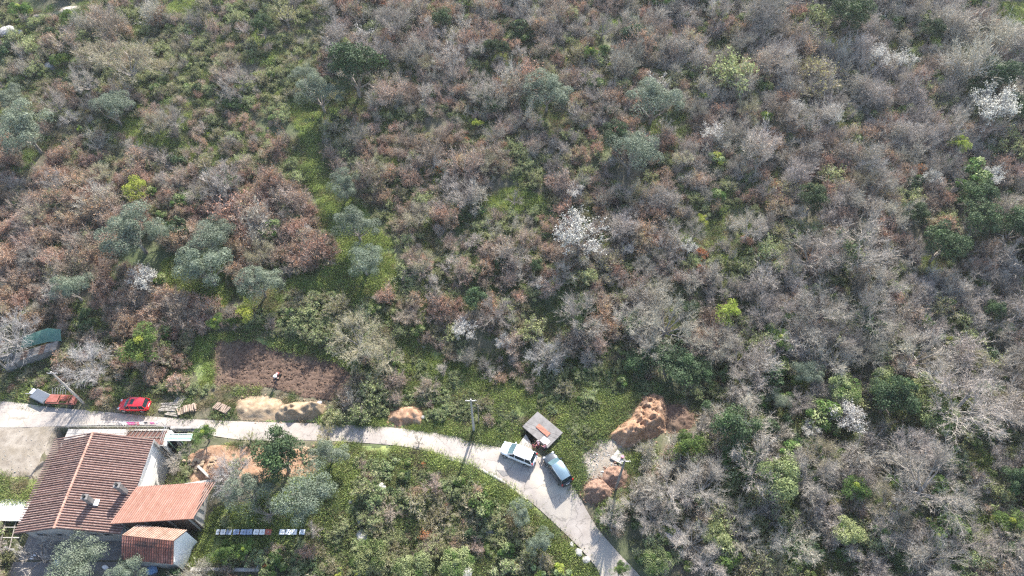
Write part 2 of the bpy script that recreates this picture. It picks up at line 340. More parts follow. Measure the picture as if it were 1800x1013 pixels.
# terrain
xs = np.unique(np.concatenate([np.arange(-59, -33, .4)+.13, np.arange(-1, 5, .2)+.07, np.linspace(-900, -130, 12), np.arange(-130, 130.1, .8), np.linspace(130, 900, 12)]))
ys = np.unique(np.concatenate([np.arange(25, 34, .4)+.13, np.arange(35, 40.5, .2)+.07, np.linspace(-600, 0, 8), np.arange(0, 150, .8), np.linspace(150, 1500, 14)]))
X, Y = np.meshgrid(xs, ys)
Zt = hgt(X, Y)
for P in (ROADP,): Zt = np.where(inpoly(P, X, Y), Zt-.14, Zt)
for k in ('field', 'yard'): Zt = np.where(inpoly(Z[k], X, Y), Zt-.1, Zt)
ii = np.arange(X.size).reshape(X.shape)
q = np.stack([ii[:-1, :-1].ravel(), ii[:-1, 1:].ravel(), ii[1:, 1:].ravel(), ii[1:, :-1].ravel()], 1)
ground = link('ground', mesh_np('ground', np.stack([X.ravel(), Y.ravel(), Zt.ravel()], 1), [(q, 0)], [M['ground']], True))
tag(ground, 'hillside of brown litter and green herbs under the scrub', kind='structure')
# road ribbon
K = 10; RV = []
for a, b in zip(NW, SW):
    for k in range(K+1):
        t = k/K; p = a*(1-t)+b*t; RV.append((p[0], p[1], float(hgt(*p))+.045+.05*math.sin(math.pi*t)))
n = len(NW); q = np.array([(i*(K+1)+k, (i+1)*(K+1)+k, (i+1)*(K+1)+k+1, i*(K+1)+k+1) for i in range(n-1) for k in range(K)])[:, ::-1]
tag(link('road', mesh_np('road', RV, [(q, 0)], [M['asphalt']], True)), 'pale worn narrow asphalt lane curving round the hillside', kind='structure')
def ribbon(name, px, wd, hh, m, parent=None):
    P = spl([gp(*p)[:2] for p in px], 6); V = []; Fc = []
    for i, p in enumerate(P):
        t = P[min(i+1, len(P)-1)]-P[max(i-1, 0)]; t = t/np.hypot(*t); nn = np.array([-t[1], t[0]])*wd/2; z = float(hgt(*p))
        for s, dz in ((-1, -.1), (-1, hh), (1, hh), (1, -.1)): V.append((p[0]+s*nn[0], p[1]+s*nn[1], z+dz))
    for i in range(len(P)-1):
        for k in range(3): Fc.append((4*i+k, 4*i+4+k, 4*i+5+k, 4*i+1+k))
    return link(name, mesh_np(name, V, [(np.array(Fc), 0)], [m]), parent)
tag(ribbon('kerb', [(738, 799), (790, 808), (835, 822), (868, 838), (892, 853), (925, 880)], .35, .12, M['paleconc']), 'pale concrete kerb on the inner side of the bend', kind='structure')
tag(sheet('gravel_yard', Z['yard'], .4, lambda x, y, d: (fbm(x/2, y/2, 2)-.5)*.12, M['gravel'], .02), 'pale gravel yard beside the lane and the tiled house', kind='structure')
tag(ribbon('path', [(60, 27), (100, 20), (140, 15), (178, 7)], 2.0, .06, M['asphalt']), 'short grey stretch of far road among the shrubs uphill', kind='structure')
def furrow(x, y, d):
    return (.11*(fbm(x*2.2, y*2.6, 4, 3)-.5)*2 + .022*np.sin((y+.35*np.sin(x*.5)+.3*fbm(x, y, 8))*9))*sstep(0, .5, d) + .02
tag(sheet('ploughed_field', Z['field'], .16, furrow, M['soil'], .03, .4), 'dark brown freshly ploughed soil plot above the road', kind='structure')
tag(sheet('bare_red_earth', Z['redbed'], .25, lambda x, y, d: (fbm(x*1.3, y*1.3, 4)-.5)*.3, M['redsoil'], .06), 'orange bare earth of the garden terrace between house and lane', kind='structure')
tag(sheet('spoil_ground', Z['spoil'], .25, lambda x, y, d: (fbm(x*1.3, y*1.3, 4)-.5)*.2, M['gravel'], .04), 'pale stony trampled ground beside the red earth mound', kind='structure')
for k in ('lane', 'clearing', 'strip', 'knoll', 'garden', 'verge', 'vergeN', 'hutgrass', 'leftgrass', 'topleft', 'topright', 'olivegrass', 'upgrass', 'shoulder', 'fieldtop'):
    o = sheet('grass_ground', Z[k], .3, lambda x, y, d: .14*(fbm(x*1.5, y*1.5, 6)-.4)*sstep(0, .5, d), M['grass'], .05, .5)
    tag(o, dict(lane='narrow green track climbing between the scrub', clearing='bright green clearing under the olive trees', strip='green grass strip slanting down to the small concrete hut',
        knoll='small pale green opening amid the brown scrub', garden='green garden meadow east of the house', verge='grass verge on the inner side of the bend', vergeN='grass verge uphill of the straight lane',
        hutgrass='weedy grass around the concrete hut', leftgrass='green grass patch by the gravel yard', topleft='lit grass strip far up the slope', topright='bright green meadow corner at the top of the slope',
        olivegrass='shaded grass under the tall silver olives', upgrass='grass gap among the far olives', shoulder='grass shoulder beside the ploughed soil', fieldtop='grass bank above the ploughed soil')[k], kind='structure')

# ------------------------------------------------------------------ heaps
HEAPS = []
def heap(name, px, H, m, label, cat, rough=.5, freq=1.5, cell=.16, edge=1.0, group=None, lumps=0.0):
    P = gpoly(px); HEAPS.append(P)
    def zf(x, y, d):
        e = sstep(0, edge, d)
        return e*H*(.75+rough*(fbm(x*freq, y*freq, 11)-.5)*2.4) + sstep(0, .4, d)*(lumps+.03)*((1-np.abs(fbm(x*1.9, y*1.9, 5, 3)-.5)*5)*.8 + (vnoise(x*5, y*5, 7)-.5)*.7)
    return tag(sheet(name, P, cell, zf, m, 0, .25), label, cat, group)
heap('sand_heap', [(414, 702), (440, 694), (470, 697), (492, 700), (502, 710), (498, 740), (460, 741), (425, 739), (408, 726)], 1.0, M['sand'], 'brownish sand heap with stones at the lane, next to the logs', 'sand heap', .55, .7, edge=1.6, lumps=.02)
heap('sand_heap', [(490, 716), (520, 706), (560, 706), (574, 712), (570, 732), (545, 741), (492, 740), (482, 730)], 1.5, M['sand'], 'flat topped yellow sand heap with steep shaded front', 'sand heap', .45, 1.0, edge=1.0, lumps=.12)
heap('sand_heap', [(686, 722), (712, 713), (737, 714), (748, 730), (744, 750), (700, 750), (676, 742)], .9, M['redsoil'], 'small orange sand heap alone beside the lane', 'sand heap', .3, 1.2, lumps=.1)
heap('earth_mound', [(1128, 698), (1150, 690), (1168, 698), (1176, 730), (1172, 760), (1140, 775), (1112, 785), (1095, 790), (1080, 775), (1062, 768), (1085, 748), (1110, 735), (1118, 715)], 1.9, M['redsoil'], 'long lumpy orange earth mound beside the green bushes', 'earth mound', .6, 1.0, edge=1.6, lumps=.4)
heap('earth_mound', [(1172, 705), (1200, 712), (1225, 730), (1215, 752), (1180, 765), (1165, 750)], .5, M['soil'], 'low dark brown earth mound in shade behind the orange one', 'earth mound', .6, 1.2, lumps=.15)
def rnd_poly(cx, cy, rx, ry): return [(cx+rx*math.cos(a*.52), cy+ry*math.sin(a*.52)) for a in range(12)]
heap('chip_pile', rnd_poly(1049, 864, 27, 22), 1.5, M['chips'], 'round russet chip pile nearest the lane edge', 'chip pile', .2, 1.5, edge=1.6, lumps=.3)
heap('chip_pile', rnd_poly(1082, 838, 26, 20), 1.2, M['chips'], 'round russet chip pile behind the utility pole', 'chip pile', .2, 1.5, edge=1.6, lumps=.3)

def clods(name, P, n, size, m, label, dz, zadd=None):
    r_ = np.random.default_rng(n); x0, y0 = P.min(0); x1, y1 = P.max(0); x = r_.uniform(x0, x1, n*2); y = r_.uniform(y0, y1, n*2); k = inpoly(P, x, y); x, y = x[k], y[k]; n = len(x)
    O = np.array([(1, 0, 0), (0, 1, 0), (-1, 0, 0), (0, -1, 0), (0, 0, .8), (0, 0, -.6)], float)
    V = O[None]*(size*np.exp(r_.normal(0, .45, n)))[:, None, None]*r_.uniform(.6, 1.2, (n, 6, 1)); a = r_.uniform(0, 6.3, n); ca, sa = np.cos(a)[:, None], np.sin(a)[:, None]
    X_ = V[..., 0]*ca-V[..., 1]*sa; Y_ = V[..., 0]*sa+V[..., 1]*ca; zz_ = hgt(x, y)+dz+(zadd(x, y) if zadd else 0)
    V = np.stack([X_+x[:, None], Y_+y[:, None], V[..., 2]+zz_[:, None]], 2).reshape(-1, 3)
    Fq = np.array([(0, 1, 4), (1, 2, 4), (2, 3, 4), (3, 0, 4), (1, 0, 5), (2, 1, 5), (3, 2, 5), (0, 3, 5)]); Fq = (Fq[None]+6*np.arange(n)[:, None, None]).reshape(-1, 3)
    return tag(link(name, mesh_np(name, V, [(Fq, 0)], [m])), label, kind='stuff')
clods('soil_clods', Z['field'], 2600, .075, M['soil'], 'loose clods over the ploughed soil', .05)
clods('gravel_stones', Z['spoil'], 700, .06, M['rock'], 'scattered pale stones on the trampled ground', .05)
clods('roadside_grit', np.concatenate([NW, (NW+np.array([0, .55]))[::-1]]), 900, .045, M['sand'], 'grit and crumbs along the uphill road edge', .06)
clods('roadside_grit', np.concatenate([SW, (SW+np.array([.1, .5]))[::-1]]), 900, .045, M['sand'], 'grit and crumbs along the downhill road edge', .08)
clods('yard_stones', Z['yard'], 700, .028, M['rock'], 'small stones over the gravel yard', .04)
for P_, m_, t_ in zip(HEAPS, (M['sand'], M['sand'], M['redsoil'], M['redsoil'], M['redsoil'], M['chips'], M['chips']), ('first sand heap', 'flat topped sand heap', 'small orange heap', 'orange earth mound', 'dark earth mound', 'nearest chip pile', 'farther chip pile')):
    c_ = P_.mean(0); clods('spill_crumbs', c_+(P_-c_)*1.22, 420, .07, m_, 'crumbs spilled round the '+t_, .03)

# ------------------------------------------------------------------ stones
def rock_mesh(s):
    import bmesh
    bm = bmesh.new(); bmesh.ops.create_icosphere(bm, subdivisions=2, radius=1)
    r = random.Random(s); ax = [Vector((r.gauss(0, 1), r.gauss(0, 1), r.gauss(0, 1))).normalized() for _ in range(9)]; dd = [r.uniform(.55, .9) for _ in ax]
    for v in bm.verts:
        for a, d in zip(ax, dd):
            t = v.co.dot(a)
            if t > d: v.co -= a*(t-d)
        v.co.z *= .65
    me = bpy.data.meshes.new('rock'); bm.to_mesh(me); bm.free(); me.materials.append(M['rock']); return me
RM = [rock_mesh(i) for i in range(5)]
rocks = [(668, 858, .75, 'by the left edge of the lower thicket'), (636, 912, .7, 'beside the garden grass'), (617, 882, .4, 'small one among dry shrubs'), (637, 943, .8, 'below the garden grass'), (812, 943, .6, 'in the middle of the lower thicket'),
         (861, 935, .75, 'widest one in the open patch'), (882, 964, .4, 'beside yellow flowers'), (862, 912, .35, 'with a lichen speck among weeds'), (858, 898, .35, 'uphill end of the little line of stones'), (885, 1005, .5, 'low at the thicket foot'),
         (822, 1008, .7, 'at the very foot of the thicket'), (790, 928, .3, 'tiny one next to orange shrub'), (1018, 972, .6, 'near the road bend verge'), (1030, 985, .5, 'in the weeds at the road'), (1005, 958, .35, 'small one on the verge'), (600, 870, .35, 'near the spreading garden tree'),
         (1000, 755, .6, 'beside the concrete hut'), (14, 58, 1.6, 'grey outcrop far up the slope'), (88, 118, 1.1, 'alone under a bright green shrub'), (30, 62, 1.2, 'grey outcrop next to the far one'), (745, 610, .35, 'in the green strip'), (725, 628, .3, 'small one lower in the green strip'), (948, 752, .3, 'behind the hut')]
for i, (px, py, s, t) in enumerate(rocks):
    x, y, z = gp(px, py); o = link('rock', RM[i % 5], None, (x, y, z+.12*s)); o.scale = (s*1.15, s*.9, s*.9); o.rotation_euler = (0, 0, i*1.7)
    tag(o, 'pale limestone rock, '+t, 'rock', 'limestone rocks lying in the grass')

#<<BUILD
# ------------------------------------------------------------------ buildings
ROWM = {}
def roof_slope(parent, a, b, ea, eb, m, pan, pitch=.3, course=.4, name='roof_slope', rmul=.33):
    """a-b ridge line, ea-eb eave line (a above ea); a slab with one barrel tile row beside the other"""
    a, b, ea, eb = map(Vector, (a, b, ea, eb)); down = (ea-a); L = down.length; dn = down.normalized(); al = (b-a); W = al.length; al.normalize()
    nrm = al.cross(dn); nrm = nrm if nrm.z > 0 else -nrm
    mb = MB(); t = nrm*-.12
    for p in (a, b, eb, ea): mb.v.append(p)
    for p in (a, b, eb, ea): mb.v.append(p+t)
    mb.f += [(0, 1, 2, 3), (7, 6, 5, 4), (0, 4, 5, 1), (1, 5, 6, 2), (2, 6, 7, 3), (3, 7, 4, 0)]
    deck = mb.build(name, pan, parent); n = int(W/pitch); r = W/n*rmul
    key = (round(L, 2), round(r, 3), m.name)
    if key not in ROWM:
        V = []; Fc = []; nc = max(3, int(L/course)); K_ = 5
        for c in range(nc):
            for x, rr in ((L*c/nc, r*.9), (L*(c+1)/nc+.02, r*1.12)):
                base = len(V)
                for k in range(K_): an = math.pi*k/(K_-1); V.append((x, math.cos(an)*rr, math.sin(an)*rr*1.15+.005+(.012 if rr > r else 0)))
            for k in range(K_-1): Fc.append((base-K_+k, base+k, base+k+1, base-K_+k+1))
            Fc.append(tuple(range(base, base+K_)))
        me = bpy.data.meshes.new('tile_row'); me.from_pydata(V, [], Fc); me.materials.append(m); me.update(); ROWM[key] = me
    for i in range(n):
        o = link('tile_row', ROWM[key], deck); p = a+al*(W*(i+.5)/n)
        side = nrm.cross(dn); j = Vector((random.uniform(-.06, .06), random.uniform(-.015, .015), 0))
        o.matrix_local = Matrix(((dn.x, side.x, nrm.x, p.x+j.x*dn.x), (dn.y, side.y, nrm.y, p.y+j.y), (dn.z, side.z, nrm.z, p.z), (0, 0, 0, 1)))
    return deck
def ridge_cap(parent, a, b, m, r=.14):
    a, b = Vector(a), Vector(b); n = int((b-a).length/.45); mb = MB()
    for i in range(n):
        p = a+(b-a)*i/n; q_ = a+(b-a)*(i+1.08)/n; mb.tube([p, q_], r*.9, 8, r*1.1)
    return tag(mb.build('ridge_cap', m, parent), kind='stuff')
def win(parent, c, wd, hh, face='s', lattice=False):
    """window in a wall that faces south ('s') or east ('e')"""
    x, y, z = c; fr = MB(); d = .07; ax = (1, 0) if face == 's' else (0, 1); out = (0, -1) if face == 's' else (1, 0)
    def bx(mb, u, v, su, sv, off, th): mb.box((x+ax[0]*u+out[0]*off, y+ax[1]*u+out[1]*off, z+v), (su if face == 's' else th, th if face == 's' else su, sv))
    for u in (-wd/2, wd/2): bx(fr, u, 0, d, hh+d, .04, .1)
    for v in (-hh/2, hh/2): bx(fr, 0, v, wd-d, d, .04, .1)
    f = fr.build('window', M['wood'] if lattice else M['graywall'], parent); p = MB(); bx(p, 0, 0, wd-d, hh-d, .012, .03); p.build('pane', M['glass'], f)
    if lattice:
        g = MB()
        for i in range(1, 6): bx(g, -wd/2+wd*i/6, 0, .04, hh-d, .06, .03)
        for i in range(1, 5): bx(g, 0, -hh/2+hh*i/5, wd-d, .04, .095, .03)
        tag(g.build('lattice', M['wood'], f), kind='stuff')
LOT = -4.75
# main house
E0 = empty('tiled_house', (-50, 31, LOT)); tag(E0, 'two storey house with large red barrel tiled gable roof and two chimneys', 'house')
def loc(o): o.location = Vector(o.location)-Vector((-50, 31, LOT)); return o
def P0(name, mb, m, **k): o = mb.build(name, m, E0, (50, -31, -LOT), **k); return o
H0 = empty('tmp', (0, 0, 0)); bpy.data.objects.remove(H0)
mb = MB(); x0, x1, xr = -55.5, -44.55, -50.9
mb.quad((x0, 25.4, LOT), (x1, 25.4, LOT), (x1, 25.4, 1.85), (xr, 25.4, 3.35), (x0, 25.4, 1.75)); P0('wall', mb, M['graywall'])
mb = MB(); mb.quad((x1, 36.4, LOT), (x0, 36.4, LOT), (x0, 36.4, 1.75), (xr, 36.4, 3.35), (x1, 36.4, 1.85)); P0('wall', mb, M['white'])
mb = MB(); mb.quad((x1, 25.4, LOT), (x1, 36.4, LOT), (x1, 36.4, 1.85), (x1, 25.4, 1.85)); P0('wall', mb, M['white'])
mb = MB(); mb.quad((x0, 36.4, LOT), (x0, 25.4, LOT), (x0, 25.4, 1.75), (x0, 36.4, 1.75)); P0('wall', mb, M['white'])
OFF = Vector((50, -31, -LOT))
def v3(p): return Vector(p)+OFF
roof_slope(E0, v3((xr, 36.75, 3.6)), v3((xr, 25.15, 3.6)), v3((-44.15, 36.6, 2.0)), v3((-44.2, 25.0, 2.0)), M['tile'], M['pan'], .29, rmul=.29)
roof_slope(E0, v3((xr-.02, 25.15, 3.58)), v3((xr-.02, 36.75, 3.58)), v3((-56.3, 25.05, 1.9)), v3((-55.3, 35.6, 1.95)), M['tile'], M['pan'], .29, rmul=.29)
ridge_cap(E0, v3((xr, 36.75, 3.63)), v3((xr, 25.15, 3.63)), M['tileorange'])
for cx, cy, zt, fl in ((-48.1, 28.25, 4.75, True), (-45.15, 29.75, 4.4, False)):
    c = P0('chimney', MB().box((cx, cy, (zt+2.3)/2), (.62, .5, zt-2.3)), M['concrete'])
    MB().box((cx, cy, zt+.05), (.74, .62, .1)).build('chimney_cap', M['concrete'], c); MB().tube([(cx, cy, zt+.1), (cx, cy, zt+.42)], .16, 8).build('flue', M['black'], c)
    if fl: MB().box((cx+.52, cy, 3.06), (.5, .7, .1), tilt=('Y', .24)).build('flashing', M['lid'], c)
for wx in (-54.0, -51.8, -49.9, -47.9, -46.4): win(E0, OFF+Vector((wx, 25.4, .75)), .8, .8)
P0('gutter', MB().tube([(-44.12, 36.6, 1.9), (-44.15, 25.0, 1.9)], .07, 6), M['metal'])
P0('corner_post', MB().box((-44.4, 36.5, (LOT+1.7)/2), (.35, .3, 1.7-LOT)), M['graywall'])
# terrace by the lane
TE = empty('terrace', (-50, 37.8, LOT)); tag(TE, 'railed concrete terrace at lane level joined to the house top side', 'terrace')
OT = Vector((50, -37.8, -LOT))
def PT(name, mb, m, par=None, **k): return mb.build(name, m, par or TE, tuple(OT) if par is None else None, **k)
PT('floor_slab', MB().box((-50.2, 37.75, -.1), (12.8, 2.3, .22)), M['paleconc'])
for x in (-43.98, -48, -52, -56.4): PT('column', MB().box((x, 38.7, (LOT-.2)/2), (.34, .34, -LOT-.25)), M['white'])
PT('column', MB().box((-43.98, 36.9, (LOT-.2)/2), (.34, .34, -LOT-.25)), M['white'])
PT('back_wall', MB().box((-50.4, 38.92, (LOT-.2)/2), (12, .1, -LOT-.25)), M['graywall'])
PT('side_beam', MB().box((-43.7, 37.8, -.35), (.25, 2.1, .35)), M['white'])
PT('post', MB().box((-43.2, 38.3, (LOT+.6)/2), (.3, .3, .6-LOT)), M['white'])
win(TE, OT+Vector((-44.1, 37.8, -2.3)), 1.5, 2.6, 'e', True)
rl = PT('railing', MB().tube([(-56.6, 38.95, 1.0), (-43.85, 38.95, 1.0)], .035, 6).tube([(-56.6, 38.95, .55), (-43.85, 38.95, .55)], .02, 5).tube([(-43.85, 38.95, 1.0), (-43.85, 36.8, 1.0)], .035, 6).tube([(-43.85, 38.95, .55), (-43.85, 36.8, .55)], .02, 5), M['metal'])
for i in range(11): MB().tube([(-56.5+i*1.26, 38.95, 0), (-56.5+i*1.26, 38.95, 1.0)], .03, 6).build('post', M['metal'], rl)
sl = PT('slatted_frame', MB().box((-46.6, 37.7, .12), (4.6, .07, .07)).box((-46.6, 38.6, .12), (4.6, .07, .07)), M['wood'])
for i in range(9): MB().box((-48.7+i*.52, 38.15, .2), (.07, 1.5, .05), -.35).build('slat', M['concrete'], sl)
PT('dark_backing', MB().box((-46.4, 37.7, .03), (5.0, 1.9, .03)), M['pan'])  # flat dark sheet beneath the slatted frame
CLX = empty('clothesline', (-48, 39.0, 0)); tag(CLX, 'wire clothesline on two posts above the terrace railing', 'clothesline')
MB().tube([(-4.2, 0, -.2), (-4.2, 0, 1.75)], .03, 6).build('post', M['metal'], CLX); MB().tube([(3.9, 0, -.2), (3.9, 0, 1.75)], .03, 6).build('post', M['metal'], CLX)
for dy in (-.12, .12): MB().tube([(-4.2, dy, 1.72), (0, dy, 1.66), (3.9, dy, 1.72)], .012, 4).build('line', M['whitecloth'], CLX)
def cloth(x, wd, hh, m, lb, seed):
    V = []; Fc = []; n = 8; r = random.Random(seed)
    for j in range(5):
        for i in range(n+1): V.append((x+wd*(i/n-.5)*(1-.06*j), 39.0+.12*math.sin(j*.9)*(1 if seed % 2 else -1)+.05*math.sin(i*1.7+seed)*j/2, 1.68-hh*j/4))
    for j in range(4):
        for i in range(n): Fc.append((j*(n+1)+i, j*(n+1)+i+1, (j+1)*(n+1)+i+1, (j+1)*(n+1)+i))
    o = link('cloth', mesh_np('cloth', V, [(np.array(Fc), 0)], [m], True)); md = o.modifiers.new('thick', 'SOLIDIFY'); md.thickness = .012; tag(o, lb, 'laundry', 'washing hung on the clothesline')
cloth(-49.0, .9, .7, M['whitecloth'], 'white towel hung left of the wide magenta cloth', 1); cloth(-48.0, 1.0, .6, M['magenta'], 'wide magenta cloth hung on the clothesline', 2); cloth(-47.2, .5, .6, M['rose'], 'rose coloured garment hung between magenta and white', 3)
cloth(-46.65, .45, .5, M['whitecloth'], 'white garment hung left of the black one', 4); cloth(-46.15, .45, .35, M['blackcloth'], 'small black garment on the clothesline', 5); cloth(-45.3, .5, .4, M['magenta'], 'small magenta cloth hung near the line end', 6); cloth(-44.75, .4, .3, M['whitecloth'], 'little white cloth at the line end', 7)
# lower yard of the house
tag(MB().box((-42.75, 35.3, LOT+.13), (2.1, 7.2, .1)).build('pavement', M['paleconc']), 'pale concrete pavement at the foot of the white house wall', kind='structure')
tag(MB().prism([(-57.0, 23.2), (-45, 23.2), (-45, 26.2), (-57.0, 26.2)], -1.8, -1.62).build('concrete_yard', M['concrete']), 'shaded concrete yard in front of the houses', kind='structure')
tag(MB().box((-49, 21.6, -1.7), (17, 2.8, .12)).build('paved_strip', M['concrete']), 'dark paved strip before the house front', kind='structure')
def stone_wall(px, hh, wd, m, label, z=None):
    P = [gp(*p) for p in px]; mb = MB()
    for a, b in zip(P[:-1], P[1:]):
        c = ((a[0]+b[0])/2, (a[1]+b[1])/2); L_ = math.hypot(b[0]-a[0], b[1]-a[1]); z0 = min(a[2], b[2]) if z is None else z
        mb.box((c[0], c[1], z0+hh/2-.2), (L_+wd*.8, wd, hh+.4), math.atan2(b[1]-a[1], b[0]-a[0]))
    return tag(mb.build('low_wall', m, bevel=.03), label, 'wall')
stone_wall([(352, 824), (374, 845)], .7, .3, M['paleconc'], 'short pale garden wall running down beside the annex')
stone_wall([(330, 856), (374, 849)], .8, .3, M['graywall'], 'grey garden wall behind the orange annex roof')
stone_wall([(340, 1003), (455, 1003), (470, 960)], .5, .4, M['graywall'], 'low pale wall with an end post below the beehives')
tag(MB().box((-41.35, 35.2, -2.6), (.35, 7.3, 3.9)).build('retaining_wall', M['graywall']), 'stone retaining wall dividing the sunken pavement from the garden', 'wall')
tag(MB().box((-41.2, 39.0, -.3), (4.6, .3, 1.1)).build('retaining_wall', M['graywall']), 'roadside retaining wall next to the mint railing', 'wall')
MR = empty('mint_railing', (0, 0, 0)); tag(MR, 'mint and white metal railing frame beside the terrace at the lane', 'railing')
MR.location = at(318, 775, .1)
for dy in (-.45, 0, .45): MB().tube([(-1.6, dy, 1), (1.7, dy, 1)], .04, 6).build('rail', M['white'], MR)
for x in (-1.6, 0, 1.7): MB().tube([(x, -.45, .99), (x, .45, .99)], .035, 6).tube([(x, 0, -2.4), (x, 0, 1)], .04, 6).build('post', M['greenpaint'], MR)
for y_ in (-.22, .23): MB().box((0, y_, .93), (3.2, .3, .03)).build('panel', M['greenpaint'], MR)
# annex with bright orange roof
AX = empty('annex', (-41, 28, LOT)); tag(AX, 'lower annex with broad bright orange tiled roof beside the main house', 'house'); OA = Vector((41, -28, -LOT))
va = lambda p: Vector(p)+OA
A_ = {k: va(at(*p, z)) for k, (p, z) in dict(fl=((193, 921), 2.9), fr=((340, 912), 2.9), bl=((240, 856), 2.05), br=((362, 848), 2.05)).items()}
roof_slope(AX, A_['fl'], A_['fr'], A_['bl'], A_['br'], M['tileorange'], M['panorange'], .26, .36, rmul=.24)
dz_ = Vector((0, 0, 1))
def plumb(p, z, dx=0, dy=0): return Vector((p.x+dx, p.y+dy, z-LOT))
fl, fr, bl, br = (A_[k] for k in ('fl', 'fr', 'bl', 'br'))
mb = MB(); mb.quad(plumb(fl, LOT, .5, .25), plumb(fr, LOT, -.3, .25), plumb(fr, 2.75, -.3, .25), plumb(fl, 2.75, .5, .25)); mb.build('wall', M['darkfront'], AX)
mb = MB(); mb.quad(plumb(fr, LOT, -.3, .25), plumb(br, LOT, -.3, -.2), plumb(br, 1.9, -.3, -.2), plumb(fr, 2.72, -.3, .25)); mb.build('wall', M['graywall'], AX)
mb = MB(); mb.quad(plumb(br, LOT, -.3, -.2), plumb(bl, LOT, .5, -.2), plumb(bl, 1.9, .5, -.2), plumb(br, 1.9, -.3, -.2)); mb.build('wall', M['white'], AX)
for t in (.12, .4, .68, .93): p = fl.lerp(fr, t); MB().box((p.x, p.y+.12, (2.65-LOT)/2), (.16, .16, 2.65-LOT)).build('post', M['paleconc'] if t > .9 else M['wood'], AX)
# shed
SHD = empty('shed', (-41, 24.5, LOT)); tag(SHD, 'small shed with one pale and one dark red tiled slope and white gable', 'shed'); OS = Vector((41, -24.5, -LOT)); vs = lambda p: Vector(p)+OS
S_ = {k: vs(at(*p, z)) for k, (p, z) in dict(bl=((240, 923), 2.45), br=((329, 932), 2.45), rl=((214, 941), 2.95), rr=((305, 951), 2.95), fl=((218, 984), 1.35), fr=((304, 992), 1.35)).items()}
roof_slope(SHD, S_['rl'], S_['rr'], S_['bl'], S_['br'], M['tilepale'], M['panorange'], .27, .36, rmul=.26)
roof_slope(SHD, S_['rr']+Vector((0, -.03, -.02)), S_['rl']+Vector((0, -.03, -.02)), S_['fr'], S_['fl'], M['tiledark'], M['pan'], .27, .36)
q1, q2, q3 = S_['br'], S_['rr'], S_['fr']
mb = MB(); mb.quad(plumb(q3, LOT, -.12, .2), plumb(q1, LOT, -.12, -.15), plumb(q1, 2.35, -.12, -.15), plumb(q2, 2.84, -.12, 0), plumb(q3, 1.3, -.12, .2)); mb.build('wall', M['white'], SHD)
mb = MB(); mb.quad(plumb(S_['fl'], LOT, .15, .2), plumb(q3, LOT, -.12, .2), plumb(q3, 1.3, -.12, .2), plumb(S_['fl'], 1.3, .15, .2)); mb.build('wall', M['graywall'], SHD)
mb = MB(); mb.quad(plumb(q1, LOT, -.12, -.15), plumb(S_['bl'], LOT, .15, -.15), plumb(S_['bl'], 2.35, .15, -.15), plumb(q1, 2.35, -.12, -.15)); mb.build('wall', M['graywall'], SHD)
# white roofed shelter left of the house
LS = empty('white_shelter', (-60, 27.5, -3)); tag(LS, 'white flat roofed shelter with bare trellis beams left of the house', 'shelter')
hz = float(hgt(-60, 27))
MB().box((.2, 1.0, 2.9), (5.0, 2.6, .16)).build('roof', M['white'], LS)
MB().box((2.5, 1.0, (hz+3+2.8)/2), (.15, 2.5, 2.8-hz-3)).build('wall', M['paleconc'], LS)
for x in (-2, .2, 2.2): MB().box((x, -3.4, 1.0), (.14, .14, 4.6)).build('post', M['graywall'], LS)
for y_ in (-3.4, -2.1, -.9): MB().box((.2, y_, 2.5), (5.2, .1, .1)).build('beam', M['paleconc'], LS)
for x in (-1.6, -.4, .8, 2.0): MB().box((x, -2, 2.61), (.08, 3.4, .08), .2).build('rafter', M['wood'], LS)

# concrete hut with the terracotta panel
q4 = [Vector(at(*p, .85)) for p in ((946.6, 724.9), (991, 762), (961.7, 787), (916, 747.6))]   # back, right, front, left corner
cx_, cy_ = sum(p.x for p in q4)/4, sum(p.y for p in q4)/4; la, lb_ = (q4[1]-q4[0]).length, (q4[2]-q4[1]).length
HC = empty('concrete_hut', (cx_, cy_, -1.9), math.atan2(q4[1].y-q4[0].y, q4[1].x-q4[0].x)); tag(HC, 'low sunken concrete hut with flat roof and open dark doorway beside the lane', 'hut')
MB().box((0, 0, 2.66), (la, lb_, .18)).build('roof', M['concrete'], HC, bevel=.015)
for c_, d_ in (((0, lb_/2-.2, 1.25), (la-.3, .18, 2.62)), ((la/2-.2, 0, 1.25), (.18, lb_-.6, 2.62)), ((-la/2+.2, 0, 1.25), (.18, lb_-.6, 2.62)), ((la*.27, -lb_/2+.2, 1.25), (la*.4, .18, 2.62))): MB().box(c_, d_).build('wall', M['graywall'], HC)
MB().box((0, .1, .04), (la-.5, lb_-.6, .12)).build('floor', M['concrete'], HC)
MB().box((-la*.2, -lb_/2+.2, 2.5), (la*.5, .16, .14)).build('lintel', M['graywall'], HC)
HR = HC.matrix_basis
def onhut(x, y, z=.85): v = Matrix.Rotation(HC.rotation_euler.z, 4, 'Z') @ Vector((x, y, z)); return (v.x+cx_, v.y+cy_, z)
o = MB().box((0, 0, .05), (1.95, .62, .1)).build('terracotta_panel', M['terracotta'], None, onhut(.15, -.05)); o.rotation_euler.z = HC.rotation_euler.z; tag(o, 'long terracotta coloured panel lying on the hut roof', 'panel')
o = MB().box((0, 0, .03), (1.0, .75, .05)).build('white_board', M['white'], None, onhut(1.3, -.95)); o.rotation_euler.z = HC.rotation_euler.z; tag(o, 'white board lying at the front corner of the hut roof', 'board')
def slab_px(name, px, z, th, m, label, cat, kind=None):
    P = [gp(*p) for p in px]; zz_ = max(p[2] for p in P)+z; return tag(MB().prism([(p[0], p[1]) for p in P], zz_-th, zz_).build(name, m, bevel=.02), label, cat, kind=kind)
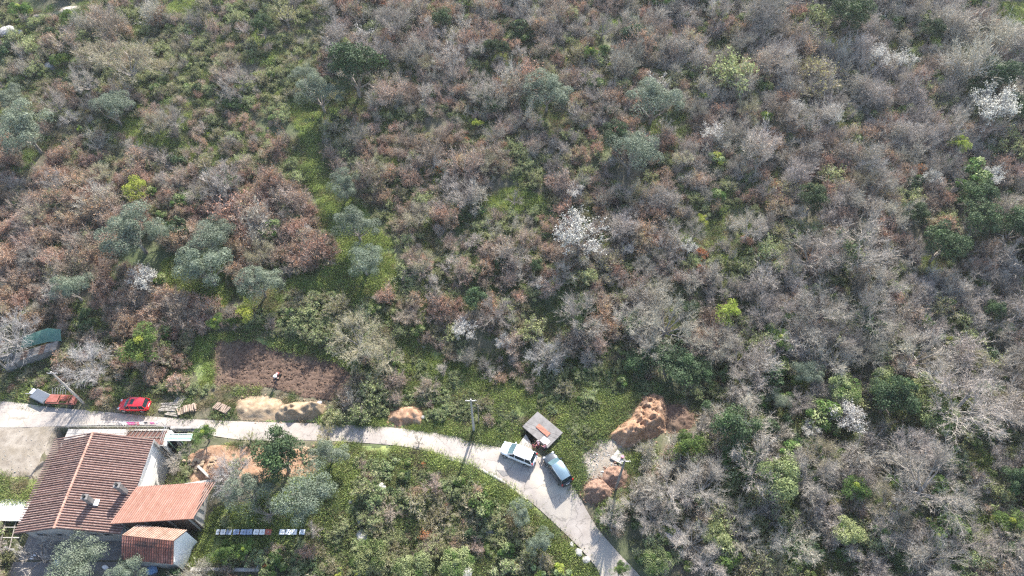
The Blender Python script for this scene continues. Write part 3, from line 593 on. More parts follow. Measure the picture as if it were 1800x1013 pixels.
slab_px('concrete_slab', [(924, 776), (935, 783), (934, 800), (905, 791)], .14, .3, M['paleconc'], 'beige concrete apron slab between the white car and the hut', 'slab')
slab_px('concrete_slab', [(1085, 792), (1100, 804), (1093, 818), (1072, 807)],   .25, .35, M['paleconc'], 'pale square slab behind the chip piles', 'slab')
slab_px('drain_cover', [(872, 826), (886, 828), (896, 836), (884, 838)], .1, .12, M['concrete'], 'grey concrete drain cover set in the kerb', 'drain cover')
x, y, z = gp(1097, 808); tag(MB().tube([(0, 0, 0), (0, 0, .32)], .16, 12, .2).build('bucket', M['rose'], None, (x-.25, y+.15, z+.27)), 'pink bucket standing on the pale slab', 'bucket')
# ruin with net
RU = empty('ruin', gp(60, 622)); tag(RU, 'low ruined stone building with sagging corrugated sheets', 'ruin'); rb = Vector(RU.location)
def quad_z(px, z): return [Vector(at(a, b, z))-rb for a, b in px]
P = quad_z([(25, 638), (98, 615), (102, 600), (32, 620)], rb.z+1.7); sh_ = None
for i in range(7):
    t0, t1 = i/7, (i+1.06)/7; a = P[0].lerp(P[1], t0); b = P[0].lerp(P[1], t1); c = P[3].lerp(P[2], t1); d = P[3].lerp(P[2], t0)
    mb = MB(); nn = 6; up_ = Vector((0, 0, 1)); base = []
    for k in range(nn*2+1):
        t = k/(nn*2); zz_ = .13*(k % 2)+.05*(i % 2)+random.uniform(0, .05)
        mb.v += [a.lerp(d, t)+up_*zz_, b.lerp(c, t)+up_*zz_]
    mb.f = [(2*k, 2*k+1, 2*k+3, 2*k+2) for k in range(nn*2)]; o = mb.build('roof_sheet', (M['wood'], M['darkfront'], M['concrete'])[i % 3], RU); md = o.modifiers.new('t', 'SOLIDIFY'); md.thickness = .02
for pa, pb in (((25, 640), (98, 617)), ((25, 640), (32, 622)), ((98, 617), (102, 602)), ((0, 630), (24, 624)), ((12, 645), (26, 641))):
    a = Vector(at(*pa, rb.z+.8))-rb; b = Vector(at(*pb, rb.z+.8))-rb; c = (a+b)/2
    MB().box((c.x, c.y, .3), ((b-a).length, .3, 1.7), math.atan2(b.y-a.y, b.x-a.x)).build('wall', M['concrete'], RU)
NTT = empty('netting_canopy', gp(70, 600)); tag(NTT, 'teal netting canopy sagging between posts behind the ruin', 'netting'); nb = Vector(NTT.location)
bk = [Vector(at(*p, nb.z+2.0))-nb for p in ((41, 592), (62, 584), (84, 577), (106, 579))]; ft = [Vector(at(*p, nb.z+.7))-nb for p in ((36, 613), (60, 607), (85, 601), (108, 600))]
for i in range(3):
    mb = MB(); nn = 6
    for j in range(nn+1):
        for k in range(nn+1):
            u, v = j/nn, k/nn; p = bk[i].lerp(bk[i+1], u).lerp(ft[i].lerp(ft[i+1], u), v); mb.v.append(p-Vector((0, 0, .35*math.sin(math.pi*u)*math.sin(math.pi*v))))
    for j in range(nn):
        for k in range(nn): mb.f.append((j*(nn+1)+k, j*(nn+1)+k+1, (j+1)*(nn+1)+k+1, (j+1)*(nn+1)+k))
    mb.build('net_panel', M['net'], NTT, smooth=True)
for p in bk+ft: MB().tube([Vector((p.x, p.y, -.3)), p], .04, 6).build('post', M['metal'], NTT)
# roof hidden in the wood
HRF = empty('hidden_hut', gp(1182, 948)); tag(HRF, 'small hut with grey slatted roof half hidden under bare trees', 'hut')
MB().box((0, 0, 1.0), (2.0, 1.7, 2.2)).build('wall', M['graywall'], HRF)
for i in range(12): MB().box((0, -1.15+i*.2, 2.15+(.03 if i % 2 else 0)), (2.4, .17, .05), .0).build('roof_slat', M['wood'], HRF)
HRF.rotation_euler.z = .7; HRF.scale = (.75, .75, .75)

# ------------------------------------------------------------------ poles and wires
def pole(px, py, hh, label, m, r0=.17, arm=True):
    x, y, z = gp(px, py); e = empty('utility_pole', (x, y, z)); tag(e, label, 'utility pole', 'poles along the lane')
    MB().tube([(0, 0, -.4), (0, 0, hh)], r0, 10, r0*.6).build('mast', m, e)
    if arm:
        MB().box((0, 0, hh-.35), (1.3, .09, .09)).build('crossarm', M['metal'], e)
        for s in (-.55, .55): MB().tube([(s, 0, hh-.3), (s, 0, hh-.1)], .05, 8, .035).build('insulator', M['paleconc'], e)
    return Vector((x, y, z+hh-.1))
pA = pole(147, 709, 8.0, 'pale concrete pole at the lane beside the red machine', M['paleconc']); pB = pole(833, 758, 8.4, 'white concrete pole alone beside the lane before the bend', M['paleconc'])
pC = pole(1083, 858, 8.2, 'grey pole standing between the chip piles', M['concrete']); pD = pole(17, 653, 6.5, 'weathered pole beside the ruin', M['wood'], .13)
x, y, z = gp(842, 746); tag(MB().tube([(0, 0, -.3), (.05, 0, 5.3)], .07, 8, .05).build('post', M['bark'], None, (x, y, z)), 'thin dark wooden post next to the white concrete pole', 'post')
def wire(a, b, sag, label):
    for s in (-.5, .5):
        P = [a.lerp(b, t/24)+Vector((s if abs(b.x-a.x) < abs(b.y-a.y) else 0, 0 if abs(b.x-a.x) < abs(b.y-a.y) else s*.5, -sag*4*(t/24)*(1-t/24))) for t in range(25)]
        tag(MB().tube(P, .014, 4).build('power_line', M['black']), label+(', uphill strand' if s > 0 else ', road strand'), 'power line', 'wires between the poles')
wire(pA, pB, 1.5, 'wire from the machine side pole to the white pole'); wire(pB, pC, .8, 'wire from the white pole to the chip pile pole'); wire(pA, pA+Vector((-40, 0, .5)), .8, 'thin wire leaving the machine side pole past the ruin')
wire(pC, pC+Vector((12, -30, -3)), .8, 'thin wire running down from the pole at the chip piles')

# ------------------------------------------------------------------ vehicles
def car(x, y, rz, L, W, Hh, body, roofm, label, sunroof=False, rails=True, glassroof=False):
    e = empty('parked_car', (x, y, float(hgt(x, y))+.07), rz); tag(e, label, 'car', 'cars parked along the lane')
    S = [(-.5, .74, .42, .78), (-.485, .86, .3, .92), (-.42, .97, .27, 1.0), (-.25, 1, .26, 1.0), (0, 1, .26, .98), (.2, 1, .26, .97), (.30, .98, .26, .93), (.42, .93, .28, .82), (.475, .76, .32, .72), (.5, .5, .4, .62)]
    V = []; Fc = []; k = Hh/1.6
    for sx, sw, zb, zt in S:
        w_ = W/2*sw; V += [(sx*L, s*a*w_, z*k) for s, a, z in ((-1, .0, zb), (-1, .9, zb), (-1, 1, zb+.2), (-1, 1.0, (zb+zt)/2+.1), (-1, .97, zt-.1), (-1, .82, zt+.0), (1, 0, zt+.035), (1, .82, zt+.0), (1, .97, zt-.1), (1, 1.0, (zb+zt)/2+.1), (1, 1, zb+.2), (1, .9, zb))]
    n = 12
    for i in range(len(S)-1):
        for j in range(n): Fc.append((i*n+j, i*n+(j+1) % n, (i+1)*n+(j+1) % n, (i+1)*n+j))
    Fc += [tuple(range(n))[::-1], tuple((len(S)-1)*n+j for j in range(n))]
    me = bpy.data.meshes.new('body'); me.from_pydata(V, [], [f[::-1] for f in Fc]); me.materials.append(body); me.update()
    for p in me.polygons: p.use_smooth = True
    o = link('body', me, e); md = o.modifiers.new('s', 'SUBSURF'); md.levels = md.render_levels = 2
    # cabin
    zb, zt = .96*k, Hh-.03; xb = [(-.475*L, .40*L*0-.0)]; wb, wt = W*.455, W*.40
    xs_ = [(-.47*L, zb, wb*.94), (-.405*L, zt-.06, wt*.93), (-.25*L, zt, wt), (.03*L, zt-.01, wt), (.10*L, zt-.07, wt*.96), (.265*L, zb-.02, wb*.92)]
    ringb = [(-.47*L, wb*.94), (-.40*L, wb), (-.25*L, wb), (.03*L, wb), (.12*L, wb), (.265*L, wb*.92)]
    V = []; 
    for (xt, z_, wt_), (xb_, wb_) in zip(xs_, ringb): V += [(xb_, -wb_, zb-.05), (xt, -wt_, z_), (xt, wt_, z_), (xb_, wb_, zb-.05)]
    Fc = []
    for i in range(5):
        for j in range(3): Fc.append((i*4+j, i*4+j+1, i*4+4+j+1, i*4+4+j))
    me = bpy.data.meshes.new('side_windows'); me.from_pydata(V, [], Fc); me.materials.append(M['glass']); me.update(); link('side_windows', me, e)
    rf = MB(); up = .018
    for s in (0,): pass
    R_ = [(xs_[i][0], xs_[i][2]*{1: .88, 2: 1, 3: 1, 4: .9}[i], xs_[i][1]+up) for i in (1, 2, 3, 4)]
    for xq, wq, zq in R_: rf.v += [(xq, -wq*1.03, zq-.03), (xq, -wq*.85, zq+.015), (xq, wq*.85, zq+.015), (xq, wq*1.03, zq-.03)]
    rf.f = [(i*4+j, i*4+4+j, i*4+5+j, i*4+1+j) for i in range(3) for j in range(3)]
    ro = rf.build('roof', roofm, e, smooth=True); 
    if sunroof: MB().box((-.03*L, 0, zt+.03), (.42, wt*1.1, .03)).build('sunroof', M['glass'], e)
    ws = MB(); a = Vector((xs_[4][0]+.02, 0, xs_[4][1]+.0)); b = Vector((xs_[5][0]-.03, 0, xs_[5][1]+.05)); ws.quad((a.x, -wt*.88, a.z+.012), (b.x, -wb*.84, b.z+.03), (b.x+.06, 0, b.z+.03), (b.x, wb*.84, b.z+.03), (a.x, wt*.88, a.z+.012)); ws.build('windshield', M['windshield'], e)
    rw = MB(); rw.quad((xs_[1][0]-.01, wt*.84, zt-.08), (xs_[0][0]-.012, wb*.84, zb+.06), (xs_[0][0]-.012, -wb*.84, zb+.06), (xs_[1][0]-.01, -wt*.84, zt-.08)); rw.build('rear_window', M['glass'], e)
    for s in (-1, 1):
        for i, t in ((4, 5), (2, 2), (1, 0), (3, 3)):
            if i == t: p_, q_ = (xs_[i][0], s*(xs_[i][2]+.012), xs_[i][1]-.03), (ringb[i][0], s*(ringb[i][1]+.012), zb-.02)
            else: p_, q_ = (xs_[i][0], s*(xs_[i][2]+.01), xs_[i][1]), (xs_[t][0], s*(ringb[t][1]+.005), zb)
            MB().tube([p_, q_], .045, 5).build('pillar', body, e)
        if rails: MB().tube([(-.36*L, s*wt*.95, zt+.03), (-.3*L, s*wt*.95, zt+.07), (.0, s*wt*.95, zt+.07), (.06*L, s*wt*.94, zt+.02)], .022, 5).build('roof_rail', M['metal'] if body is not M['carwhite'] else M['carwhite'], e)
        MB().box((.17*L, s*(W/2+.09), 1.0*k), (.14, .2, .14)).build('side_mirror', body, e, bevel=.03)
        MB().box((.455*L, s*W*.35, .73*k), (.26, .3, .13), s*-.45, ('Y', .35)).build('headlight', M['lampclear'], e, bevel=.03)
        MB().box((-.478*L, s*W*.40, .93*k), (.16, .2, .34), s*.3).build('tail_light', M['lampred'], e, bevel=.03)
        for xw in (-.305*L, .31*L):
            wh = MB().tube([(xw, s*(W/2-.2), .33), (xw, s*(W/2+.012), .33)], .335, 20).build('wheel', M['black'], e, bevel=.02)
            MB().tube([(xw, s*(W/2+.005), .33), (xw, s*(W/2+.025), .33)], .2, 12).build('rim', M['metal'], wh)
    MB().box((-.498*L, 0, .5*k), (.1, W*.75, .2)).build('rear_bumper', M['black'] if body is M['cardark'] else body, e, bevel=.04)
    MB().box((-.505*L, 0, .72*k), (.03, .5, .12)).build('number_plate', M['whitecloth'], e)
    return e
def c2(px, py, z=.8): x, y, _ = at(px, py, z); return x, y
x, y = c2(911, 797); car(x, y, math.atan2(1.75, -3.9), 4.55, 1.84, 1.66, M['carwhite'], M['carwhite'], 'white car pointing up the lane with brake side red lamps')
x, y = c2(980, 824); car(x, y, math.atan2(3.6, -2.2), 4.45, 1.84, 1.64, M['cardark'], M['carroof'], 'black car at the bend, pale sky reflection coloured into its roof')
x, y = c2(235, 711); car(x, y, math.pi-.02, 3.9, 1.66, 1.5, M['carred'], M['carred'], 'red hatchback with dark sunroof on the verge', True, False)
# trailers
TR = empty('small_trailer', gp(76, 701), -.42); tag(TR, 'small grey trailer with a drawbar standing at the road edge', 'trailer')
MB().box((0, 0, .62), (2.3, 1.35, .4)).build('box', M['metal'], TR, bevel=.02); MB().box((0, 0, .83), (2.2, 1.25, .06)).build('cover', M['darkcover'], TR)
for s in (-1, 1): w_ = MB().tube([(0, s*.7, .3), (0, s*.85, .3)], .3, 14).build('wheel', M['black'], TR); MB().box((-1.7, s*.25, .45), (1.3, .07, .07), s*-.35).build('drawbar', M['metal'], TR)
MB().box((-1.3, .1, .75), (.5, .7, .35)).build('front_box', M['lid'], TR)
MC = empty('farm_machine', gp(115, 707), -.05); tag(MC, 'rusty red farm machine with open frames on the verge by the pole', 'farm machine')
for a, b in (((-2, -.6), (1.9, -.6)), ((-2, .6), (1.9, .6)), ((-2, -.6), (-2, .6)), ((-.4, -.6), (-.4, .6)), ((1.9, -.6), (1.9, .6)), ((.8, -.6), (.8, .6))): MB().box(((a[0]+b[0])/2, (a[1]+b[1])/2, .7), (max(.1, abs(b[0]-a[0])), max(.1, abs(b[1]-a[1])), .12)).build('frame_bar', M['machine'], MC)
MB().box((-1.2, 0, .8), (1.3, 1.0, .08)).build('deck_plate', M['machine'], MC); MB().tube([(1.3, -.5, .6), (1.3, .5, .6)], .3, 12).build('drum', M['machine'], MC); MB().box((.25, .1, .95), (.8, .7, .45)).build('hopper', M['rust'], MC, bevel=.05)
for x in (-1.6, 1.2):
    for s in (-.8, .8): MB().tube([(x, s-.08, .32), (x, s+.08, .32)], .32, 14).build('wheel', M['black'], MC)
for i in range(6): MB().tube([(-1.8+i*.35, .75, .6), (-1.9+i*.35, 1.5, .9)], .025, 5).build('tine', M['metal'], MC)
# timber
def plank_pile(px, py, rz, n, L_, label):
    x, y, z = gp(px, py); e = empty('plank_stack', (x, y, z), rz); tag(e, label, 'planks'); r = random.Random(px)
    for i in range(n):
        lay, c = divmod(i, 5); MB().box((r.uniform(-.15, .15), -.55+c*.25, .08+lay*.09), (L_*r.uniform(.75, 1.05), .2, .07), r.uniform(-.09, .09)).build('plank', M['wood'], e)
plank_pile(299, 716, .05, 15, 2.6, 'grey planks stacked flat beside the red car'); plank_pile(316, 704, 1.25, 10, 1.6, 'short planks laid upright across the bigger plank pile'); plank_pile(306, 724, -.2, 10, 2.0, 'loose grey boards in front of the plank piles')
def log_pile(px, py, rz, n, label, L_=1.0):
    x, y, z = gp(px, py); e = empty('log_pile', (x, y, z), rz); tag(e, label, 'logs'); r = random.Random(py)
    for i in range(n):
        lay, c = divmod(i, 9); rr = r.uniform(.08, .13); yy = -1.0+c*.25+r.uniform(-.04, .04)+.1*(lay % 2); a = r.uniform(-.12, .12)
        MB().tube([(-L_/2, yy-a, .12+lay*.2), (L_/2, yy+a, .12+lay*.2)], rr, 7).build('log', M['log'], e)
log_pile(330, 722, 1.9, 24, 'tangled brown firewood logs next to the planks'); log_pile(392, 720, 1.15, 26, 'neat pile of pale short logs beside the sand heap')
# white bags
for px, py, m, lb in ((562, 710, M['whitecloth'], 'white plastic sack at the top of the yellow sand heap'), (604, 712, M['whitecloth'], 'white plastic sack in the grass beside the small shrub tree'), (745, 735, M['rock'], 'pale rubble bag beside the orange sand heap'), (60, 980, M['whitecloth'], 'white sheet among bare branches by the house'), (186, 998, M['whitecloth'], 'white crumpled bag between two olives'),
        (1238, 720, M['lightblue'], 'bluish crumpled sheet at the end of the dark mound')):
    x, y, z = gp(px, py); me = RM[px % 5].copy(); me.materials.clear(); me.materials.append(m); o = link('plastic_sack', me, None, (x, y, z+.15)); o.scale = (.42, .32, .35); tag(o, lb, 'sack')
for px, py, s_, lb in ((104, 991, .9, 'blue tarp bundle beside the silver olive'), (270, 1004, 1.2, 'blue barrel cover below the shed')):
    x, y, z = gp(px, py); me = RM[px % 5].copy(); me.materials.clear(); me.materials.append(M['tarp']); o = link('blue_tarp', me, None, (x, y, z+.3)); o.scale = (s_*.6, s_*.5, s_*.6); tag(o, lb, 'tarp')
# rubble stones in the garden
r = random.Random(4)
RUB = gpoly([(318, 812), (380, 808), (378, 828), (330, 832)]); RUB2 = gpoly([(530, 790), (552, 784), (556, 812), (535, 815)])
mst = []
for k_, (P, n) in enumerate(((RUB, 46), (RUB2, 34))):
    e = empty('rubble_pile', (float(P[:, 0].mean()), float(P[:, 1].mean()), float(hgt(*P.mean(0))))); tag(e, ('orange and cream rubble strip beside the white house wall', 'heap of cream stones by the slim garden olive')[k_], 'rubble')
    for i in range(n):
        while True:
            x, y = r.uniform(P[:, 0].min(), P[:, 0].max()), r.uniform(P[:, 1].min(), P[:, 1].max())
            if inpoly(P, np.array([x]), np.array([y]))[0]: break
        me = mst[i % 5] if len(mst) == 5 else None
        if me is None: me = RM[i % 5].copy(); me.materials.clear(); me.materials.append(M['sand']); mst.append(me)
        o = link('stone', me, e, (x-e.location.x, y-e.location.y, float(hgt(x, y))-e.location.z+r.uniform(.05, .4))); s_ = r.uniform(.14, .34); o.scale = (s_, s_*.8, s_*.8); o.rotation_euler.z = r.uniform(0, 6)
# beehives
hv = [(386, .4, 'lidwhite', 'rust', 'smallest hive with a white lid at the far end of the long row'), (395, .62, 'lidwhite', 'blue', 'white lidded hive with a rust spot, second in the long row'), (405.5, .66, 'lightblue', 'blue', 'dull blue lidded hive third in the long row'),
      (418, .74, 'lightblue', 'rust', 'dull blue lidded hive on a rust body, fourth in the long row'), (431, .78, 'lightblue', 'blue', 'largest dull blue hive in the middle of the long row'), (441.5, .66, 'lightblue', 'blue', 'dull blue hive just before the white lidded pair'),
      (453, .7, 'lidwhite', 'rose', 'white lidded hive with pinkish body in the long row'), (463.5, .66, 'lidwhite', 'rust', 'white lidded hive with dark red body'), (474, .78, 'rust', 'palepink', 'red lidded hive ending the long row'),
      (498.5, .7, 'lid', 'blue', 'first pale lidded hive of the group of four'), (509.5, .66, 'lid', 'blue', 'second pale lidded hive of the group of four'), (519.5, .68, 'lid', 'blue', 'third pale lidded hive of the group of four'), (533.5, .68, 'lid', 'blue', 'lone pale lidded hive set apart at the row end')]
for px, s_, l_, b_, lb in hv:
    x, y, z = gp(px, 938); e = empty('beehive', (x, y, z+.05), r.uniform(-.1, .1)); tag(e, lb, 'beehive', 'beehives in a row in the garden')
    s_ *= .9; MB().box((0, 0, .28), (s_*.9, .5, .5)).build('hive_body', M[b_], e); MB().box((0, -.02, .55), (s_, .6, .08)).build('lid', M[l_], e, bevel=.01); MB().box((0, 0, .02), (s_*.9, .6, .05)).build('stand', M['wood'], e)
    rk = link('weight_stone', RM[0], e, (.05, -.05, .63)); rk.scale = (.1, .07, .07)
# ------------------------------------------------------------------ people
def skin_obj(name, chains, m, parent):
    """chains: list of [(xyz, radius), ...]; chains that start at an existing joint share it"""
    V = []; Rr = []; Ed = []; key = {}
    for ch in chains:
        prev = None
        for p, rr in ch:
            kx = tuple(round(c, 3) for c in p)
            if kx not in key: key[kx] = len(V); V.append(p); Rr.append(rr)
            i = key[kx]
            if prev is not None and prev != i: Ed.append((prev, i))
            prev = i
    me = bpy.data.meshes.new(name); me.from_pydata(V, Ed, []); me.materials.append(m); o = link(name, me, parent)
    md = o.modifiers.new('skin', 'SKIN'); md.use_smooth_shade = True
    for i, s_ in enumerate(me.skin_vertices[0].data): s_.radius = (Rr[i], Rr[i]); s_.use_root = i == 0
    sb = o.modifiers.new('sub', 'SUBSURF'); sb.levels = sb.render_levels = 1; return o
def person(x, y, z, rz, shirt, pants, hair, label, bend=0.0, arms=((.2, .0, 1.0), (.2, -.0, 1.0)), hat=None):
    e = empty('person', (x, y, z), rz); tag(e, label, 'person')
    cb, sb_ = math.cos(bend), math.sin(bend)
    def up(px_, py_, pz_):  # bend the upper body forward (+x) about the hip at .95
        q_ = pz_-.95; return (px_*cb+q_*sb_, py_, .95+q_*cb-px_*sb_)
    hip = (0, 0, .95); ch = up(0, 0, 1.33); nk = up(0, 0, 1.5); hd = up(.02, 0, 1.6); hc = up(.03, 0, 1.7)
    body = [[(hip, .14), (up(0, 0, 1.12), .12), (ch, .14), (nk, .055), (hd, .075), (hc, .085)]]
    sh_c = []; tr_c = []
    sh_c.append([(up(0, 0, .92), .155), (up(0, 0, 1.12), .14), (up(0, 0, 1.34), .16), (up(0, 0, 1.46), .09)])
    for s in (-1, 1):
        shd = up(0, s*.19, 1.42); ax_, ay_, az_ = arms[(s+1)//2]; hn = (ax_, s*.24+ay_, az_); el = tuple((shd[i]+hn[i])/2+(0, s*.05, -.04)[i] for i in range(3))
        arm = [(ch, .14), (shd, .06), (el, .045), (tuple(el[i]*.15+hn[i]*.85 for i in range(3)), .03), (hn, .032)]; body.append(arm)
        dv = (Vector(hn)-Vector(el)).normalized()
        for f_ in range(5):
            off = Vector((0, .012*(f_-2), 0)) if f_ < 4 else Vector((.02, -s*.02, 0)); b0 = Vector(hn)+dv*.03+off; L_ = (.07, .08, .075, .06, .045)[f_]
            body.append([(hn, .032), (tuple(b0), .011), (tuple(b0+dv*L_*.55+Vector((.008, 0, 0))), .009), (tuple(b0+dv*L_+Vector((.025, 0, -.01))), .008)])
        sh_c.append([(up(0, 0, 1.34), .16), (up(0, s*.18, 1.42), .075), (el, .062)])
        kn = (.04, s*.11, .5); an = (0, s*.12, .09)
        body.append([(hip, .14), ((0, s*.1, .86), .1), (kn, .06), (an, .04), ((.12, s*.13, .04), .035)])
        tr_c.append([((0, 0, .94), .15), ((0, s*.1, .84), .115), (kn, .078), ((0, s*.12, .14), .062)])
        MB().box((.06, s*.12, .05), (.27, .1, .09)).build('shoe', M['black'], e, bevel=.03)
    skin_obj('body', body, M['skin'], e); skin_obj('shirt', sh_c, shirt, e); skin_obj('trousers', tr_c, pants, e)
    hx, hy, hz_ = hc
    def ell(name, c, rr, m, cut=None):
        import bmesh
        bm = bmesh.new(); bmesh.ops.create_uvsphere(bm, u_segments=14, v_segments=10, radius=1)
        for v in bm.verts: v.co = Vector((v.co.x*rr[0]+c[0], v.co.y*rr[1]+c[1], v.co.z*rr[2]+c[2]))
        if cut is not None: bmesh.ops.delete(bm, geom=[v for v in bm.verts if v.co.z < cut and v.co.x > c[0]-.0], context='VERTS')
        me = bpy.data.meshes.new(name); bm.to_mesh(me); bm.free(); me.materials.append(m); o = link(name, me, e)
        for p in me.polygons: p.use_smooth = True
    ell('head', (hx+.01, 0, hz_), (.095, .078, .115), M['skin']); ell('hair', (hx-.012, 0, hz_+.025), (.103, .09, .11), hair, hz_+.03)
    ell('nose', (hx+.108, 0, hz_-.01), (.018, .014, .022), M['skin']); ell('mouth', (hx+.098, 0, hz_-.055), (.01, .025, .008), M['rose'])
    for s in (-1, 1): ell('eye', (hx+.093, s*.032, hz_+.012), (.012, .013, .009), M['black']); ell('ear', (hx, s*.085, hz_-.005), (.02, .012, .03), M['skin'])
    if hat: MB().tube([(hx, 0, hz_+.05), (hx, 0, hz_+.075)], .24, 16, .22).tube([(hx, 0, hz_+.07), (hx, 0, hz_+.17)], .11, 14, .09).build('hat', hat, e)
    return e
x, y, z = gp(938.5, 792); person(x, y, z+.06, 1.2, M['maroon'], M['khaki'], M['hair'], 'person in a maroon top and khaki trousers facing the hut', arms=((.3, .05, 1.15), (.15, 0, .95)))
x, y, z = gp(945.5, 786); person(x, y, z+.05, 3.5, M['palepink'], M['maroon'], M['hairgrey'], 'person in a pale pink top with grey hair under the hut edge', arms=((.2, 0, .95), (.25, 0, 1.1)))
x, y, z = gp(957.5, 792); person(x, y, z+.05, 2.3, M['rose'], M['denim'], M['hair'], 'person in a rose top and dark trousers at the hut front corner', arms=((.15, 0, .93), (.3, .05, 1.2)))
x, y, z = gp(486, 676); FX, FY, FZ = x, y, z; person(x, y, z+.08, .9, M['blackcloth'], M['denim'], M['hair'], 'person in dark clothes and white hat working the ploughed soil', .45, ((.55, .1, .95), (.6, -.15, .85)), M['whitecloth'])
TL = empty('tiller', gp(490, 661), 1.1); tag(TL, 'small motor tiller with long handles standing on the ploughed soil', 'tiller')
MB().box((0, 0, .45), (.5, .35, .35)).build('engine', M['machine'], TL, bevel=.03); MB().tube([(-.1, 0, .65), (-.1, 0, .8)], .12, 10).build('fuel_tank', M['palepink'], TL)
for s in (-1, 1):
    MB().tube([(-.2, s*.1, .5), (-.8, s*.28, .95), (-1.2, s*.3, 1.0)], .02, 6).build('handle', M['black'], TL); MB().tube([(.1, s*.2, .22), (.1, s*.34, .22)], .22, 12).build('wheel', M['black'], TL)
MB().tube([(-.35, -.3, .15), (-.35, .3, .15)], .15, 8).build('rotor', M['metal'], TL)
#BUILD>>
# ------------------------------------------------------------------ plants: builders
def unit(v): return v/np.maximum(np.linalg.norm(v, axis=1, keepdims=True), 1e-9)
def spawn(rg, P, D, L, k, sp, lf, up=0.0, t0=.25, t1=1.0):
    n = len(P); t = rg.uniform(t0, t1, (n, k)); t[:, 0] = t1
    S = (P[:, None]+D[:, None]*(L[:, None]*t)[..., None]).reshape(-1, 3)
    d = D[:, None]+rg.normal(0, sp, (n, k, 3)); d[..., 2] += up
    return S, unit(d.reshape(-1, 3)), (L[:, None]*lf*rg.uniform(.6, 1.25, (n, k))).ravel()
class Geo:
    def __init__(s, rg): s.V = []; s.F = []; s.n = 0; s.rg = rg
    def add(s, V, F, m): s.F.append((F+s.n, m)); s.V.append(V); s.n += len(V)
    def stems(s, P, D, L, w0, w1, m, k=3):
        n = len(P); A = unit(np.cross(D, s.rg.normal(size=(n, 3)))); B = np.cross(D, A); E = P+D*L[:, None]
        ring = []
        for base, wd in ((P, w0), (E, w1)):
            for j in range(k): a = 2*math.pi*j/k; ring.append(base+(A*math.cos(a)+B*math.sin(a))*np.reshape(wd, (-1, 1)))
        V = np.stack(ring, 1).reshape(-1, 3); o = (np.arange(n)*2*k)[:, None]
        F = np.concatenate([o+np.array([j, (j+1) % k, k+(j+1) % k, k+j]) for j in range(k)]); s.add(V, F, m)
    def twigs(s, P, D, L, w, m):
        n = len(P); A = unit(np.cross(D, s.rg.normal(size=(n, 3))))*w
        bend = s.rg.normal(0, .08, (n, 3))*L[:, None]
        V = np.stack([P-A, P+A, P+D*L[:, None]+bend], 1).reshape(-1, 3); s.add(V, np.arange(3*n).reshape(-1, 3), m)
    def leaves(s, P, size, m, N=None):
        n = len(P); a = unit(s.rg.normal(size=(n, 3)) if N is None else N+s.rg.normal(0, .7, (n, 3)))
        u = unit(np.cross(a, s.rg.normal(size=(n, 3)))); v = np.cross(a, u); sz = (size*s.rg.uniform(.6, 1.3, n))[:, None]
        V = np.stack([P-u*sz, P+v*sz*.5, P+u*sz, P-v*sz*.5], 1).reshape(-1, 3); s.add(V, np.arange(4*n).reshape(-1, 4), m)
    def mesh(s, name, mats): return mesh_np(name, np.concatenate(s.V), s.F, mats)
def cone_dirs(rg, n, lo, hi):
    a = rg.uniform(0, 2*math.pi, n); e = rg.uniform(lo, hi, n); return np.stack([np.cos(a)*np.cos(e), np.sin(a)*np.cos(e), np.sin(e)], 1)
def shrub_mesh(name, seed, r, h, mats, stems=16, leaf=0, leafsize=.06, tw=.014, k=(6, 6, 5), leaf2=0, lo=.5, flat_=0):
    """a many-stemmed bush radiating from the ground; mats = twig, leaf, second leaf"""
    rg = np.random.default_rng(seed); g = Geo(rg)
    P = np.stack([rg.normal(0, r*.18, stems), rg.normal(0, r*.18, stems), np.full(stems, -.15)], 1)
    D = cone_dirs(rg, stems, lo, 1.45); hor = np.hypot(D[:, 0], D[:, 1])
    L = .62/np.sqrt((hor/r)**2+(D[:, 2]/h)**2)*rg.uniform(.75, 1.1, stems)
    g.stems(P, D, L, tw*2.2, tw*1.2, 0)
    P1, D1, L1 = spawn(rg, P, D, L, k[0], .38, .5, .12, .35); g.twigs(P1, D1, L1, tw*1.3, 0)
    P2, D2, L2 = spawn(rg, P1, D1, L1, k[1], .45, .62, .1, .3); g.twigs(P2, D2, L2, tw, 0)
    P3, D3, L3 = spawn(rg, P2, D2, L2, k[2], .5, .6, .05, .3); g.twigs(P3, D3, L3, tw*.8, 0)
    E = P3+D3*L3[:, None]
    if leaf: i = rg.random(len(E)) < leaf; g.leaves(E[i]+rg.normal(0, .04, (i.sum(), 3)), leafsize, 1)
    if leaf2: i = rg.random(len(E)) < leaf2; g.leaves(E[i], leafsize, 2)
    return g.mesh(name, mats)
def lobes(rg, n, r, h0, h1, lr):
    """lobe centres spread over an ellipsoid between heights h0 and h1"""
    c = (h0+h1)/2; d = unit(rg.normal(size=(n, 3))); d[:, 2] = np.where(d[:, 2] < -.3, -d[:, 2], d[:, 2])
    rr = rg.uniform(.35, 1.08, n)[:, None]*np.array([1.12, .92, 1])
    C = d*rr*np.array([r-lr*.6, r-lr*.6, (h1-h0)/2-lr*.4]); C[:, 2] += c; return C, lr*rg.uniform(.45, 1.2, n)
def lobe_leaves(g, rg, C, Rr, per, size, m, m2=None, p2=0):
    for c, r in zip(C, Rr):
        d = unit(rg.normal(size=(per, 3))); d[:, 2] = np.where(d[:, 2] < -.4, -d[:, 2], d[:, 2]); q = c+d*(r*rg.uniform(.55, 1.08, per)**.7)[:, None]*np.array([1, 1, .85])
        if m2 is not None and rg.random() < p2: g.leaves(q, size, m2, d)
        else: g.leaves(q, size, m, d)
